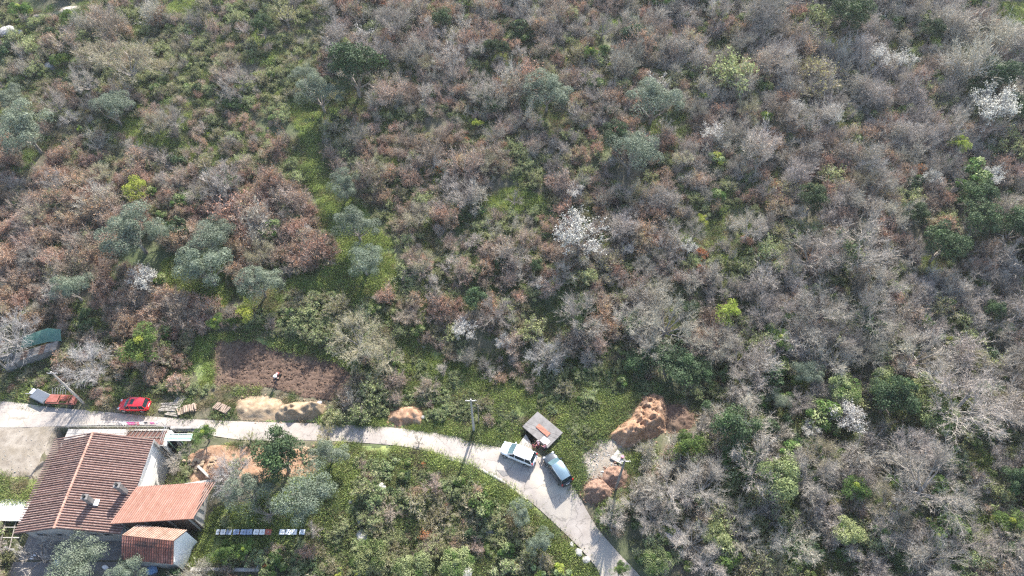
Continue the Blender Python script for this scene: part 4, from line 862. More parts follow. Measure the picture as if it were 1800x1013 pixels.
def leafy_shrub(name, seed, r, h, mats, n=9, per=170, size=.09, m2p=0):
    rg = np.random.default_rng(seed); g = Geo(rg); st = 8
    P = np.zeros((st, 3)); P[:, 2] = -.15; D = cone_dirs(rg, st, .6, 1.4); g.stems(P, D, np.full(st, h*.75), .035, .012, 0)
    C, Rr = lobes(rg, n, r, h*.12, h, r*.42); lobe_leaves(g, rg, C, Rr, per, size, 1, 2 if m2p else None, m2p)
    return g.mesh(name, mats)
def tree_wood(g, rg, h, r, th, tr, limbs=6, lean=0.):
    """trunk and limbs; returns limb ends"""
    P = np.array([[0, 0, -.2]]); D = unit(np.array([[rg.normal(0, .05)+lean, rg.normal(0, .05), 1.]])); L = np.array([th+.2])
    g.stems(P, D, L, tr, tr*.75, 0, 7)
    a = np.linspace(0, 2*math.pi, limbs, endpoint=False)+rg.uniform(0, 1, limbs); e = rg.uniform(.5, 1.25, limbs)
    D1 = np.stack([np.cos(a)*np.cos(e), np.sin(a)*np.cos(e), np.sin(e)], 1); P1 = (P+D*L[:, None]*rg.uniform(.75, 1, (limbs, 1)))
    hor = np.hypot(D1[:, 0], D1[:, 1]); L1 = .55/np.sqrt((hor/r)**2+(D1[:, 2]/(h-th))**2)
    g.stems(P1, D1, L1, tr*.55, tr*.25, 0, 5)
    P2, D2, L2 = spawn(rg, P1, D1, L1, 5, .4, .55, .12, .4); g.stems(P2, D2, L2, tr*.24, tr*.1, 0, 3)
    return P2, D2, L2
def make_tree(kind, seed, r, h, bark, leaf=None, leaf2=None, th=None, limbs=6, per=170, n=26, lsz=.1, lr=.3, twigm=None, p2=0, kk=(6, 6, 3), tw=.015, budp=0, ivy=0):
    """template: returns (trunk mesh, crown mesh, extra ivy mesh or None)"""
    rg = np.random.default_rng(seed); th = th or h*.25
    g = Geo(rg); P2, D2, L2 = tree_wood(g, rg, h, r, th, .035*h**.9+.04, limbs); trunk = g.mesh('trunk', [bark])
    g = Geo(rg)
    if twigm:
        P3, D3, L3 = spawn(rg, P2, D2, L2, kk[0], .42, .72, .12, .25); g.twigs(P3, D3, L3, tw*1.7, 0)
        P4, D4, L4 = spawn(rg, P3, D3, L3, kk[1], .45, .62, .08, .25); g.twigs(P4, D4, L4, tw, 0)
        P5, D5, L5 = spawn(rg, P4, D4, L4, kk[2], .5, .6, .05, .3); g.twigs(P5, D5, L5, tw*.75, 0)
        if budp: E = P5+D5*L5[:, None]; i = rg.random(len(E)) < budp; g.leaves(E[i], lsz, 1)
        crown = g.mesh('crown', [twigm, leaf or twigm])
    else:
        C, Rr = lobes(rg, n, r, th*.8, h, r*lr); lobe_leaves(g, rg, C, Rr, per, lsz, 0, 1 if leaf2 else None, p2)
        crown = g.mesh('crown', [leaf, leaf2 or leaf])
    iv = None
    if ivy:
        g = Geo(rg); zz = rg.uniform(0, h*.62, 900)[:, None]; q = np.concatenate([rg.normal(0, .38, (900, 2)), zz], 1); g.leaves(q, .1, 0)
        idx = rg.choice(len(P2), 14); 
        for j in idx: q = P2[j]+D2[j]*(L2[j]*rg.uniform(-.2, .8, 90))[:, None]+rg.normal(0, .16, (90, 3)); g.leaves(q, .12, 0)
        iv = g.mesh('ivy', [M['ivy']])
    return trunk, crown, iv
TT = {}   # tree templates: kind -> list of (trunk, crown, ivy, r, h, words, category)
def tpl(kind, nvar, r, h, **k):
    TT[kind] = [(*make_tree(kind, 100+31*len(TT)+v, r, h, **k), r, h) for v in range(nvar)]
tpl('olive_tree', 3, 3.3, 6.0, bark=M['bark'], leaf=M['olive'], n=24, per=520, lsz=.08, lr=.34)
tpl('evergreen_tree', 2, 2.4, 5.0, bark=M['bark'], leaf=M['dark'], leaf2=M['ivy'], p2=.3, n=34, per=260, lsz=.095, lr=.32)
tpl('green_tree', 2, 2.4, 4.5, bark=M['bark'], leaf=M['green'], leaf2=M['lime'], p2=.18, n=28, per=220, lsz=.09, lr=.32)
tpl('laurel_tree', 2, 2.4, 3.6, bark=M['bark'], leaf=M['sage'], leaf2=M['green'], p2=.35, n=26, per=330, lsz=.085, lr=.34)
tpl('lime_tree', 1, 1.8, 3.6, bark=M['bark'], leaf=M['lime'], n=18, per=130, lsz=.09, lr=.36)
tpl('bare_tree', 4, 4.2, 7.0, bark=M['barkpale'], twigm=M['twig'], limbs=9, kk=(7, 7, 4), tw=.0125)
tpl('grey_tree', 2, 4.0, 6.0, bark=M['barkpale'], twigm=M['twiggrey'], limbs=9, kk=(7, 7, 4), tw=.0125)
tpl('tan_tree', 2, 4.2, 6.0, bark=M['barkpale'], twigm=M['twigtan'], leaf=M['spring'], limbs=9, kk=(7, 7, 4), tw=.0125, budp=.25, lsz=.05)
tpl('ivy_tree', 2, 3.8, 7.0, bark=M['bark'], twigm=M['twig'], limbs=8, kk=(7, 7, 3), tw=.013, ivy=1)
tpl('blossom_tree', 2, 2.2, 4.2, bark=M['bark'], twigm=M['twiggrey'], leaf=M['blossom'], limbs=7, kk=(5, 5, 3), tw=.014, budp=.75, lsz=.07)
tpl('budding_tree', 1, 1.8, 4.0, bark=M['bark'], twigm=M['twigtan'], leaf=M['spring'], limbs=6, kk=(5, 5, 2), tw=.013, budp=.7, lsz=.07)
tpl('young_tree', 1, 1.9, 3.2, bark=M['bark'], twigm=M['twig'], limbs=6, kk=(4, 4, 2), tw=.012)
WORDS = dict(olive_tree='silver green olive', evergreen_tree='dark evergreen', green_tree='green leafy tree', laurel_tree='sage green bushy tree', lime_tree='lime green spring tree', bare_tree='bare mauve grey tree', grey_tree='bare ash grey tree',
             tan_tree='bare tan tree', ivy_tree='bare ivied tree', blossom_tree='white blossoming tree', budding_tree='pale budding tree', young_tree='small leafless tree')
PROTO = {}; TREES = []; ntree = {}
def put_tree(kind, x, y, r, label, hs=1.0, group=None):
    v = TT[kind]; i = ntree.get(kind, 0); ntree[kind] = i+1; tr, cr, iv, r0, h0 = v[i % len(v)]
    e = empty('tree' if False else kind, (x, y, float(hgt(x, y))), random.uniform(0, 6.28)); s = r/r0; e.scale = (s, s, s*hs)
    tag(e, label, kind.replace('_', ' ').replace('lime tree', 'tree') if kind in ('olive_tree',) else 'tree', group or kind.replace('_', ' ')+'s on the slope')
    link('trunk', tr, e); link('crown', cr, e)
    if iv: link('ivy', iv, e)
    TREES.append((x, y, r, h0*s*hs, kind, label)); return e
def tree_px(kind, px, py, rpx, label, hs=1.0):
    rpx *= dict(olive_tree=1.2, evergreen_tree=1.4, blossom_tree=1.15).get(kind, 1.0)*(1.35 if kind == 'blossom_tree' and py < 330 else 1)
    r0, h0 = TT[kind][0][3:5]; r = 2.5
    for _ in range(4):
        hc = h0*(r/r0)*hs*.6; x, y, z = gp(px, py, hc); r = rpx*depth(x, y, z)/FPX
    return put_tree(kind, x, y, r, label, hs)
T = tree_px
for a in [
 ('olive_tree', 42, 225, 44, 'big silver olive at the far edge of the slope beside dead branches'), ('olive_tree', 20, 175, 26, 'smaller silver olive just uphill of the big edge olive'),
 ('olive_tree', 198, 190, 31, 'round silver olive beside the pink russet shrub uphill'), ('olive_tree', 232, 405, 46, 'broad silver olive with white blossom behind its crown top'), ('olive_tree', 275, 412, 24, 'low side olive attached to the broad silver one'),
 ('olive_tree', 372, 418, 36, 'upper one of two stacked tall silver olives'), ('olive_tree', 362, 470, 42, 'lower one of two stacked tall silver olives'), ('olive_tree', 562, 162, 34, 'leaning grey olive at the top of the green track'),
 ('olive_tree', 533, 135, 20, 'small grey olive behind the leaning one'), ('olive_tree', 605, 325, 27, 'first olive in the clearing beside the track end'), ('olive_tree', 627, 395, 34, 'middle olive of the clearing with open branches'),
 ('olive_tree', 640, 460, 32, 'lowest olive of the bright green clearing'), ('olive_tree', 962, 160, 36, 'grey olive alone amid brown scrub uphill of the opening'), ('olive_tree', 1150, 178, 42, 'large grey olive beside an ivy clad snag'),
 ('olive_tree', 1112, 270, 40, 'wide silver olive with a dark bush at its back'), ('olive_tree', 455, 497, 33, 'pale green olive above the grass bank'), ('olive_tree', 125, 508, 30, 'pale olive with whitish side above the road'),
 ('olive_tree', 536, 868, 46, 'dense round grey green tree above the row of beehives'), ('olive_tree', 436, 862, 38, 'grey green tree between bare garden trees'), ('olive_tree', 578, 798, 29, 'slim open olive on the garden grass by the lane'),
 ('olive_tree', 132, 992, 46, 'silver olive in front of the tiled house'), ('olive_tree', 228, 1003, 30, 'small green olive beside the blue tarp'), ('olive_tree', 1368, 706, 19, 'little sage green olive among evergreen shrubs'), ('olive_tree', 1420, 655, 24, 'bluish green round tree in the bare wood'),
 ('laurel_tree', 655, 985, 38, 'round green bushy tree at the thicket foot'), ('laurel_tree', 730, 1000, 42, 'wide green bushy tree at the very foot of the thicket'), ('olive_tree', 915, 900, 20, 'grey shrubby olive near the bend verge'), ('olive_tree', 950, 955, 22, 'second grey shrubby olive near the bend verge'),
 ('evergreen_tree', 622, 120, 36, 'dense dark evergreen on the far slope'), ('evergreen_tree', 1083, 243, 22, 'dark evergreen behind the wide silver olive'), ('evergreen_tree', 1720, 347, 24, 'round evergreen uphill in the right hand cluster'),
 ('evergreen_tree', 1722, 390, 28, 'round evergreen just below another of its size'), ('evergreen_tree', 1610, 378, 18, 'small evergreen beside white blossom'), ('evergreen_tree', 1657, 430, 29, 'round evergreen lowest of the cluster'),
 ('evergreen_tree', 1788, 400, 26, 'evergreen at the far right border'), ('evergreen_tree', 1570, 700, 32, 'large rounded evergreen in the bare wood'), ('evergreen_tree', 1786, 845, 20, 'evergreen bush at the border of the bare wood'),
 ('evergreen_tree', 778, 35, 16, 'narrow dark evergreen near the hill top'), ('evergreen_tree', 862, 85, 13, 'left twin of two small far evergreens'), ('evergreen_tree', 884, 86, 10, 'right twin of two small far evergreens'),
 ('evergreen_tree', 1430, 350, 20, 'dark evergreen alone in mauve scrub'), ('evergreen_tree', 1185, 640, 34, 'large ivy dark tree above the orange earth mound'), ('evergreen_tree', 1118, 638, 19, 'dark ivy mass left of the large dark tree'), ('evergreen_tree', 1232, 652, 22, 'dark crown right of the large dark tree'),
 ('evergreen_tree', 492, 803, 36, 'dark crowned garden tree with bare twigs on one side'), ('evergreen_tree', 835, 527, 17, 'small bright edged evergreen at the scrub foot'), ('evergreen_tree', 1290, 755, 32, 'dark bush mass beneath mauve branches'), ('evergreen_tree', 1755, 135, 26, 'evergreen at the upper right beside the meadow'),
 ('evergreen_tree', 1725, 160, 18, 'evergreen behind the white blossoming tree'), ('evergreen_tree', 1790, 190, 20, 'dark evergreen right of the white blossoming tree'), ('evergreen_tree', 460, 45, 16, 'tall dark ivy column on the far slope'), ('evergreen_tree', 1495, 30, 30, 'dark ivied tree at the hill top'), ('evergreen_tree', 1640, 55, 0.1+16, 'dark bush under the hill top meadow'),
 ('green_tree', 252, 612, 44, 'fresh green rounded tree above the red car'), ('green_tree', 1205, 785, 36, 'bright green bushy tree below the orange mound'), ('green_tree', 1370, 600, 26, 'vivid green low tree in the bare wood'), ('green_tree', 1400, 670, 16, 'vivid small green tree by the bluish one'),
 ('green_tree', 360, 765, 22, 'green garden tree at the lane opposite the logs'), ('green_tree', 122, 32, 20, 'bright green tree by the far road'), ('green_tree', 38, 22, 22, 'bright green tree at the top left corner'), ('green_tree', 108, 105, 16, 'bright green shrub tree beside the far rock'), ('green_tree', 430, 968, 20, 'leafy green bush below the beehives'),
 ('green_tree', 410, 565, 15, 'round green bush at the top of the ploughed soil'), ('green_tree', 380, 568, 18, 'green bush next to the round one above the soil'), ('green_tree', 395, 970, 26, 'green bush beside the white gabled shed'), ('laurel_tree', 800, 985, 34, 'bushy green tree in the lower thicket'), ('green_tree', 1500, 860, 30, 'green ivied tree in the lower wood'), ('laurel_tree', 1485, 940, 34, 'bright green undergrowth tree at the wood foot'),
 ('green_tree', 1570, 850, 20, 'green topped tree beside the wide bare crown'), ('green_tree', 1770, 920, 30, 'green ivied tree at the lower right border'), ('laurel_tree', 1150, 985, 30, 'green bush at the lane foot of the wood'), ('green_tree', 1090, 1000, 18, 'little green bush by the lane bottom'), ('laurel_tree', 1260, 945, 34, 'light green leafy tree near the hidden roof'), ('green_tree', 1055, 908, 14, 'lime green bush below the chip piles'),
 ('lime_tree', 1235, 388, 12, 'tiny lime green tree in mauve scrub'), ('lime_tree', 1278, 553, 26, 'lime green spring tree above the dark trees'), ('lime_tree', 1645, 78, 14, 'pale lime tree near the hill top'), ('lime_tree', 1685, 255, 20, 'pale yellow green tree at the right slope'), ('lime_tree', 240, 335, 25, 'yellow green shrub tree behind the broad olive'),
 ('lime_tree', 435, 548, 24, 'yellow green bush beside the pale olive'), ('lime_tree', 1450, 565, 13, 'yellow mossy little tree in the bare wood'), ('lime_tree', 1075, 115, 8, 'yellow green sapling far uphill'), ('lime_tree', 1272, 200, 8, 'small yellow tree beside white blossom'), ('lime_tree', 840, 218, 11, 'yellow green sapling with white blossom by it'),
 ('blossom_tree', 1022, 410, 46, 'large white blossoming tree in the middle scrub'), ('blossom_tree', 1010, 335, 18, 'smaller white blossoming tree just uphill of the large one'), ('blossom_tree', 1550, 98, 17, 'left of two white blossoming trees near the top'), ('blossom_tree', 1590, 105, 17, 'right of two white blossoming trees near the top'),
 ('blossom_tree', 1742, 186, 30, 'round white blossoming tree at the right slope'), ('blossom_tree', 1745, 308, 16, 'small white blossom above the evergreen cluster'), ('blossom_tree', 250, 492, 25, 'white blossoming tree above the roadside russets'), ('blossom_tree', 240, 372, 16, 'white blossom behind the broad silver olive'),
 ('blossom_tree', 95, 515, 17, 'white flowering tree beside the pale olive'), ('blossom_tree', 460, 397, 17, 'white blossoming tree beside the clearing scrub'), ('blossom_tree', 1250, 233, 16, 'white blossoming tree beside a yellow sapling'), ('blossom_tree', 1602, 228, 14, 'small cream blossoming tree on the right slope'),
 ('blossom_tree', 1490, 738, 30, 'white flowering tree in the bare wood'), ('blossom_tree', 1425, 755, 18, 'cream flowering bush beside the white flowering one'), ('blossom_tree', 818, 578, 22, 'thin white blossom at the scrub foot'), ('blossom_tree', 885, 600, 17, 'cream blossom beside the standing ivied tree'), ('blossom_tree', 1640, 315, 12, 'white blossom by the pale bare tree'), ('blossom_tree', 1465, 205, 14, 'line of white blossom on the right slope'), ('blossom_tree', 1400, 190, 12, 'faint white blossom uphill'), ('blossom_tree', 700, 165, 8, 'tiny white blossom beside far green shrubs'), ('blossom_tree', 1255, 5, 10, 'white blossom at the hill top'), ('blossom_tree', 410, 382, 8, 'tiny white blossom right of the tall olives'), ('blossom_tree', 535, 408, 14, 'faint whitish tree near the clearing'),
 ('grey_tree', 10, 590, 58, 'wide pale grey bare tree above the ruin'), ('grey_tree', 152, 640, 50, 'pale grey bare tree uphill of the leaning pole'), ('grey_tree', 960, 625, 37, 'lone grey tree with green ivied crown casting a long shadow'), ('grey_tree', 405, 835, 46, 'bare garden tree beside the orange tiled annex'), ('grey_tree', 118, 205, 20, 'dead white branched tree beside the big olive'), ('grey_tree', 95, 315, 24, 'dead grey snag on the russet slope'),
 ('tan_tree', 215, 105, 62, 'wide tan bare tree on the far left slope'), ('tan_tree', 160, 90, 36, 'tan bare tree beside the wide one'), ('tan_tree', 628, 590, 62, 'wide tan bare tree above the grass bank'), ('tan_tree', 680, 625, 40, 'tan twiggy tree beside the green strip'), ('tan_tree', 1720, 630, 26, 'golden tan bare tree in the mauve wood'),
 ('ivy_tree', 1150, 612, 40, 'ivied grey tree merging with the large dark tree'), ('ivy_tree', 1110, 560, 45, 'ivied bare tree above the large dark tree'), ('ivy_tree', 1020, 555, 50, 'ivied bare tree uphill of the lone standing tree'), ('ivy_tree', 400, 310, 34, 'bare shrub tree with an ivy column on the russet slope'), ('ivy_tree', 1500, 430, 70, 'spreading tree with green mossy limbs'), ('ivy_tree', 1330, 820, 60, 'ivied bare tree in the lower wood'), ('ivy_tree', 1560, 930, 44, 'ivied tree below the wide brown crown'), ('ivy_tree', 1530, 560, 50, 'ivied bare tree with a dark heart'), ('ivy_tree', 1195, 170, 22, 'snag with upright ivied limbs beside the large grey olive'), ('ivy_tree', 1075, 905, 34, 'slim ivied tree at the road by the chip piles'), ('ivy_tree', 1780, 960, 45, 'ivied tree in the lower right corner'), ('ivy_tree', 1400, 960, 50, 'ivied tree at the wood foot'), ('ivy_tree', 1760, 580, 24, 'ivied small tree at the right border'),
 ('bare_tree', 872, 545, 40, 'bare mauve tree behind cream blossom'), ('bare_tree', 1175, 565, 58, 'broad pale mauve tree uphill of the dark trees'), ('bare_tree', 1265, 600, 46, 'mauve bare tree beside the lime green one'), ('bare_tree', 1310, 735, 60, 'wide mauve bare tree hanging over dark bushes'), ('bare_tree', 1300, 625, 44, 'bare mauve tree right of the dark crown'),
 ('bare_tree', 1435, 440, 60, 'wide bare mauve tree beside mossy limbs'), ('bare_tree', 1450, 540, 55, 'bare tree over a yellow mossy one'), ('bare_tree', 1470, 630, 48, 'upright bare tree above the evergreen'), ('bare_tree', 1700, 700, 85, 'very wide bare tree at the right slope'), ('bare_tree', 1645, 845, 88, 'very wide brown bare crown in the lower wood'), ('bare_tree', 1610, 780, 50, 'brown bare tree uphill of the very wide crown'),
 ('bare_tree', 1430, 830, 60, 'mauve bare tree left of the green ivied one'), ('bare_tree', 1180, 850, 52, 'bare tree between chip piles and wood'), ('bare_tree', 1240, 850, 55, 'pinkish bare tree in the lower wood'), ('bare_tree', 1150, 905, 44, 'bare tree over the hidden tiled roof'), ('bare_tree', 1110, 880, 26, 'thin bare tree right of the utility pole'), ('bare_tree', 1690, 38, 30, 'far bare tree beside the hill top meadow'),
 ('bare_tree', 1365, 105, 42, 'far bare tree left of the blossoms'), ('bare_tree', 690, 30, 42, 'far mauve tree near the hill top'), ('bare_tree', 650, 85, 34, 'pale bare tree behind the dense dark evergreen'), ('bare_tree', 1640, 980, 60, 'bare tree at the foot of the wood'), ('bare_tree', 1620, 620, 60, 'bare mauve tree in the middle wood'), ('bare_tree', 1780, 720, 60, 'bare mauve tree at the right border'),
 ('bare_tree', 1560, 500, 44, 'mauve tree below the mossy limbs'), ('bare_tree', 1260, 745, 30, 'small pale tree beside dark bushes'), ('bare_tree', 300, 205, 30, 'russet tinged bare tree beside the round far olive'), ('bare_tree', 1715, 950, 50, 'bare tree below the ivied pair'),
 ('young_tree', 905, 348, 20, 'small bare orchard tree on the pale opening'), ('young_tree', 495, 775, 24, 'leafless young tree by the lane in the garden'), ('young_tree', 330, 790, 12, 'leafless sapling beside the mint railing'), ('young_tree', 470, 900, 30, 'low spreading bare tree above the beehives'), ('young_tree', 60, 975, 40, 'bare branches sprawling in front of the house corner'), ('young_tree', 735, 775, 14, 'leafless sapling at the lane by the thicket'),
 ('budding_tree', 572, 760, 20, 'yellow budding tree overhanging the lane'), ('budding_tree', 437, 768, 12, 'grey green sapling in the garden by the lane'), ('budding_tree', 345, 895, 14, 'budding sapling by the annex'), ('budding_tree', 500, 20, 24, 'far budding tree near the top road')]:
    T(*a, *((.55,) if a[1] in (1185, 1118, 1232) and a[2] in (640, 638, 652) else ()))
rt = random.Random(11); made = 0; tries = 0; WHERE = []
def near_words(x, y):
    b_ = min(TREES0, key=lambda t: (t[0]-x)**2+(t[1]-y)**2); dx, dy = x-b_[0], y-b_[1]; a_ = math.degrees(math.atan2(dy, dx)) % 360
    ws = b_[5].split()[:5]
    while ws[-1] in ('with', 'beside', 'above', 'behind', 'at', 'in', 'on', 'uphill', 'below', 'amid', 'near', 'the', 'of', 'a', 'just', 'and', 'by', 'from', 'over', 'to', 'its'): ws.pop()
    return ('right of', 'uphill right of', 'uphill of', 'uphill left of', 'left of', 'below left of', 'below', 'below right of')[int((a_+22.5)//45) % 8]+' the '+' '.join(ws)
MOUNDP = gpoly([(1055, 690), (1120, 680), (1235, 700), (1225, 765), (1120, 795), (1050, 790)]); TREES0 = list(TREES); seen_lb = set()
while made < 210 and tries < 4000:
    tries += 1; px, py = rt.uniform(-40, 1840), rt.uniform(-25, 1010)
    right = px > 1060 or py < 260 and px > 620
    low = px > 1120 and py > 520
    if rt.random() > (.95 if low else .7 if right else .3 if px > 620 else .22) or (py > 560 and px < 1120): continue
    x, y, z = gp(px, py)
    if any(inpoly(Z[k_], np.array([x]), np.array([y]))[0] or polydist(Z[k_], np.array([x]), np.array([y]))[0] < 2.2 for k_ in ('lane', 'clearing', 'knoll', 'strip', 'topright', 'topleft', 'olivegrass')) or polydist(ROADP, np.array([x]), np.array([y]))[0] < 4.5 or polydist(MOUNDP, np.array([x]), np.array([y]))[0] < 3 or inpoly(MOUNDP, np.array([x]), np.array([y]))[0] or inpoly(ROADP, np.array([x]), np.array([y]))[0]: continue
    if any((x-t[0])**2+(y-t[1])**2 < (2.6 if low else 2.2)**2 for t in TREES) or any((x-t[0])**2+(y-t[1])**2 < (t[2]*.8)**2 for t in TREES if t[4] in ('olive_tree', 'evergreen_tree', 'blossom_tree', 'lime_tree')): continue
    u = rt.random(); low_ = {0: 'bare_tree', 1: 'bare_tree', 2: 'bare_tree', 3: 'evergreen_tree', 4: 'evergreen_tree', 5: 'green_tree', 6: 'laurel_tree', 7: 'ivy_tree', 8: 'tan_tree', 9: 'bare_tree'}[int(u*10)]; kd = low_ if low else 'bare_tree' if u < (.62 if right else .4) else 'tan_tree' if u < .76 else 'grey_tree' if u < .82 else 'evergreen_tree' if u < .88 else 'green_tree' if u < .92 else 'ivy_tree' if u < .97 else 'blossom_tree'
    r_ = rt.uniform(1.5, 3.0)*(1.15 if low else 1)*(.5 if kd in ('evergreen_tree', 'green_tree', 'blossom_tree') else 1)
    sz = 'small' if r_ < 1.7 else 'middling' if r_ < 2.5 else 'tall'
    lb = sz+' '+WORDS[kd]+' '+near_words(x, y)
    while lb in seen_lb: lb += ' again' if False else ', farther'; break
    if lb in seen_lb: continue
    seen_lb.add(lb); put_tree(kd, x, y, r_, lb, rt.uniform(.85, 1.25)); made += 1

# ------------------------------------------------------------------ scrub: a few hundred shrubs of each kind on their own, the rest as one mass
SH = {}
def sp(kind, *meshes): SH[kind] = list(meshes)
sp('bare_shrub', *[shrub_mesh('bare_shrub', 200+i, 1.25+.1*i, 2.2+.42*i, [M['twig']], 14+2*i, lo=.6+.06*i, tw=.0125) for i in range(5)])
sp('brown_shrub', *[shrub_mesh('brown_shrub', 220+i, 1.2+.12*i, 1.9+.3*i, [M['twigwarm'], M['russet']], 14+i, .12, .05, tw=.0125, lo=.65+.05*i) for i in range(4)])
sp('russet_shrub', *[shrub_mesh('russet_shrub', 240+i, 1.45, 2.1+.35*i, [M['twigwarm'], M['russet'], M['orange']], 14, .55, .065, leaf2=.02*i) for i in range(3)])
sp('tan_shrub', *[shrub_mesh('tan_shrub', 260+i, 1.4, 1.6, [M['twigtan'], M['spring']], 15, .25, .055) for i in range(2)])
sp('sage_shrub', *[shrub_mesh('sage_shrub', 280+i, 1.4, 1.5, [M['twigtan'], M['sage']], 14, .85, .07) for i in range(3)])
sp('green_shrub', *[leafy_shrub('green_shrub', 300+i, 1.2, 1.5, [M['bark'], M['green'], M['sage']], m2p=.3) for i in range(2)])
sp('dark_shrub', *[leafy_shrub('dark_shrub', 320+i, 1.1, 1.6, [M['bark'], M['dark'], M['green']], m2p=.15) for i in range(2)])
sp('bramble', *[shrub_mesh('bramble', 340+i, 1.5, 1.0, [M['twigtan'], M['bramble'], M['dry']], 18, .9, .08, leaf2=.1, lo=.15) for i in range(3)])
sp('orange_shrub', shrub_mesh('orange_shrub', 360, 1.1, 1.3, [M['twigwarm'], M['orange']], 12, .7, .06))
sp('lime_shrub', leafy_shrub('lime_shrub', 361, 1.0, 1.2, [M['bark'], M['lime'], M['bramble']], m2p=.4, per=110, size=.08))
sp('blossom_shrub', shrub_mesh('blossom_shrub', 362, 1.1, 1.7, [M['twiggrey'], M['blossom']], 12, .45, .055))
LOOK = dict(bare_shrub='bare mauve grey shrub', brown_shrub='bare brown shrub', russet_shrub='russet leaved shrub', tan_shrub='tan twiggy shrub', sage_shrub='sage green shrub', green_shrub='leafy green shrub', dark_shrub='dark evergreen shrub',
            bramble='pale green bramble', orange_shrub='orange leaved shrub', lime_shrub='lime green shrub', blossom_shrub='white flowering shrub')
kinds = list(SH)
def mixv(**k): v = np.array([k.get(a[:-6] if a.endswith('_shrub') else a, 0) for a in kinds], float); return v/v.sum()
MIX0 = mixv(bare=.31, brown=.2, russet=.12, tan=.1, sage=.2, green=.04, dark=.04, orange=.008, lime=.012, blossom=.004)
ZM = [
 (gpoly([(-200, 265), (240, 280), (330, 300), (560, 330), (590, 470), (520, 490), (360, 600), (345, 690), (-200, 690)]), mixv(russet=.44, brown=.24, bare=.06, tan=.09, sage=.13, dark=.03, green=.03), .85),
 (gpoly([(-200, -40), (600, -40), (560, 150), (420, 250), (200, 250), (-200, 240)]), mixv(sage=.40, tan=.24, brown=.12, bare=.08, green=.07, russet=.04, dark=.04, lime=.02), .8),
 (gpoly([(240, 220), (520, 190), (560, 330), (330, 300)]), mixv(sage=.28, tan=.22, brown=.22, russet=.15, bare=.08, lime=.03, green=.04), .8),
 (gpoly([(600, 190), (1060, 170), (1140, 480), (1000, 620), (840, 640), (700, 560), (720, 470), (620, 340)]), mixv(brown=.32, bare=.14, russet=.2, sage=.22, tan=.09, dark=.02, orange=.012), .85),
 (gpoly([(1060, 150), (1500, 250), (1500, 480), (1140, 560), (1100, 400)]), mixv(bare=.3, brown=.19, russet=.19, sage=.22, orange=.015, green=.02, tan=.04, blossom=.004, lime=.01), .9),
 (gpoly([(1500, 480), (1850, 380), (1850, 560), (1560, 640)]), mixv(bare=.38, brown=.2, russet=.12, sage=.2, green=.05, lime=.03), .9),
 (gpoly([(1150, -40), (1900, -40), (1900, 300), (1500, 250), (1150, 160)]), mixv(bare=.54, brown=.12, russet=.06, sage=.17, green=.03, dark=.02, blossom=.015, lime=.015, tan=.03), 1.05),
 (gpoly([(1280, 560), (1900, 540), (1900, 1100), (1120, 1100), (1110, 860), (1200, 800)]), mixv(bare=.33, sage=.27, green=.15, tan=.08, dark=.1, lime=.02, brown=.05), 1.0),
 (gpoly([(430, 500), (700, 540), (760, 660), (940, 720), (930, 770), (760, 745), (620, 715), (640, 640), (420, 590)]), mixv(bramble=.5, sage=.2, tan=.2, green=.06, brown=.04), .7),
 (gpoly([(930, 640), (1130, 640), (1150, 700), (1080, 770), (1000, 790), (960, 720)]), mixv(bramble=.6, sage=.2, green=.12, tan=.08), .7),
 (gpoly([(340, 675), (470, 680), (560, 700), (490, 712), (410, 705), (350, 712)]), mixv(bramble=.6, sage=.2, green=.2), .55),
 (gpoly([(-200, 640), (60, 640), (180, 690), (250, 670), (350, 690), (420, 735), (-200, 720)]), mixv(bramble=.3, sage=.25, green=.2, tan=.15, russet=.1), .6),
 (gpoly([(600, 790), (700, 786), (830, 835), (950, 930), (1040, 1040), (1040, 1120), (340, 1120), (400, 960), (560, 960)]), mixv(sage=.42, brown=.05, tan=.2, green=.13, dark=.06, russet=.03, bramble=.26, orange=.01, lime=.02), .6),
]
gx, gy = np.meshgrid(np.arange(-135, 135, 1.45), np.arange(16, 138, 1.45)); gx = gx.ravel(); gy = gy.ravel()
LOWZ = [gpoly([(430, 500), (700, 540), (760, 660), (940, 720), (930, 770), (760, 745), (620, 715), (640, 640), (420, 590)]), gpoly([(930, 640), (1130, 640), (1150, 700), (1080, 770), (1000, 790), (960, 720)]), gpoly([(340, 675), (470, 680), (560, 700), (490, 712), (410, 705), (350, 712)]),
    gpoly([(600, 790), (700, 786), (830, 835), (950, 930), (1040, 1040), (1040, 1120), (340, 1120), (400, 960), (560, 960)]), gpoly([(-200, 265), (240, 280), (330, 300), (560, 330), (590, 470), (520, 490), (360, 600), (345, 690), (-200, 690)]), gpoly([(-200, 640), (60, 640), (180, 690), (250, 670), (350, 690), (420, 735), (-200, 720)])]
hx_ = rng.uniform(-75, 30, 6500); hy_ = rng.uniform(17, 85, 6500); kk_ = np.zeros(6500, bool)
for i_, P in enumerate(LOWZ): kk_ |= inpoly(P, hx_, hy_) & (rng.random(6500) < (.35 if i_ == 4 else 1))
vx_ = rng.uniform(-125, 125, 1700); vy_ = rng.uniform(45, 136, 1700)
gx = np.concatenate([gx, hx_[kk_], vx_]); gy = np.concatenate([gy, hy_[kk_], vy_])
gx = gx+rng.uniform(-.8, .8, gx.size); gy = gy+rng.uniform(-.8, .8, gy.size)
zz = hgt(gx, gy); dp = gy*F_[1]+(zz-CAM_H)*F_[2]
ppx = 900+FPX*gx/dp; vis = (abs(ppx-900) < 980)
ok = vis.copy()
def block(P, mrg=0.0, p=1.0):
    global ok
    b = inpoly(P, gx, gy) | (polydist(P, gx, gy) < mrg); ok &= ~(b & (rng.random(gx.size) < p))
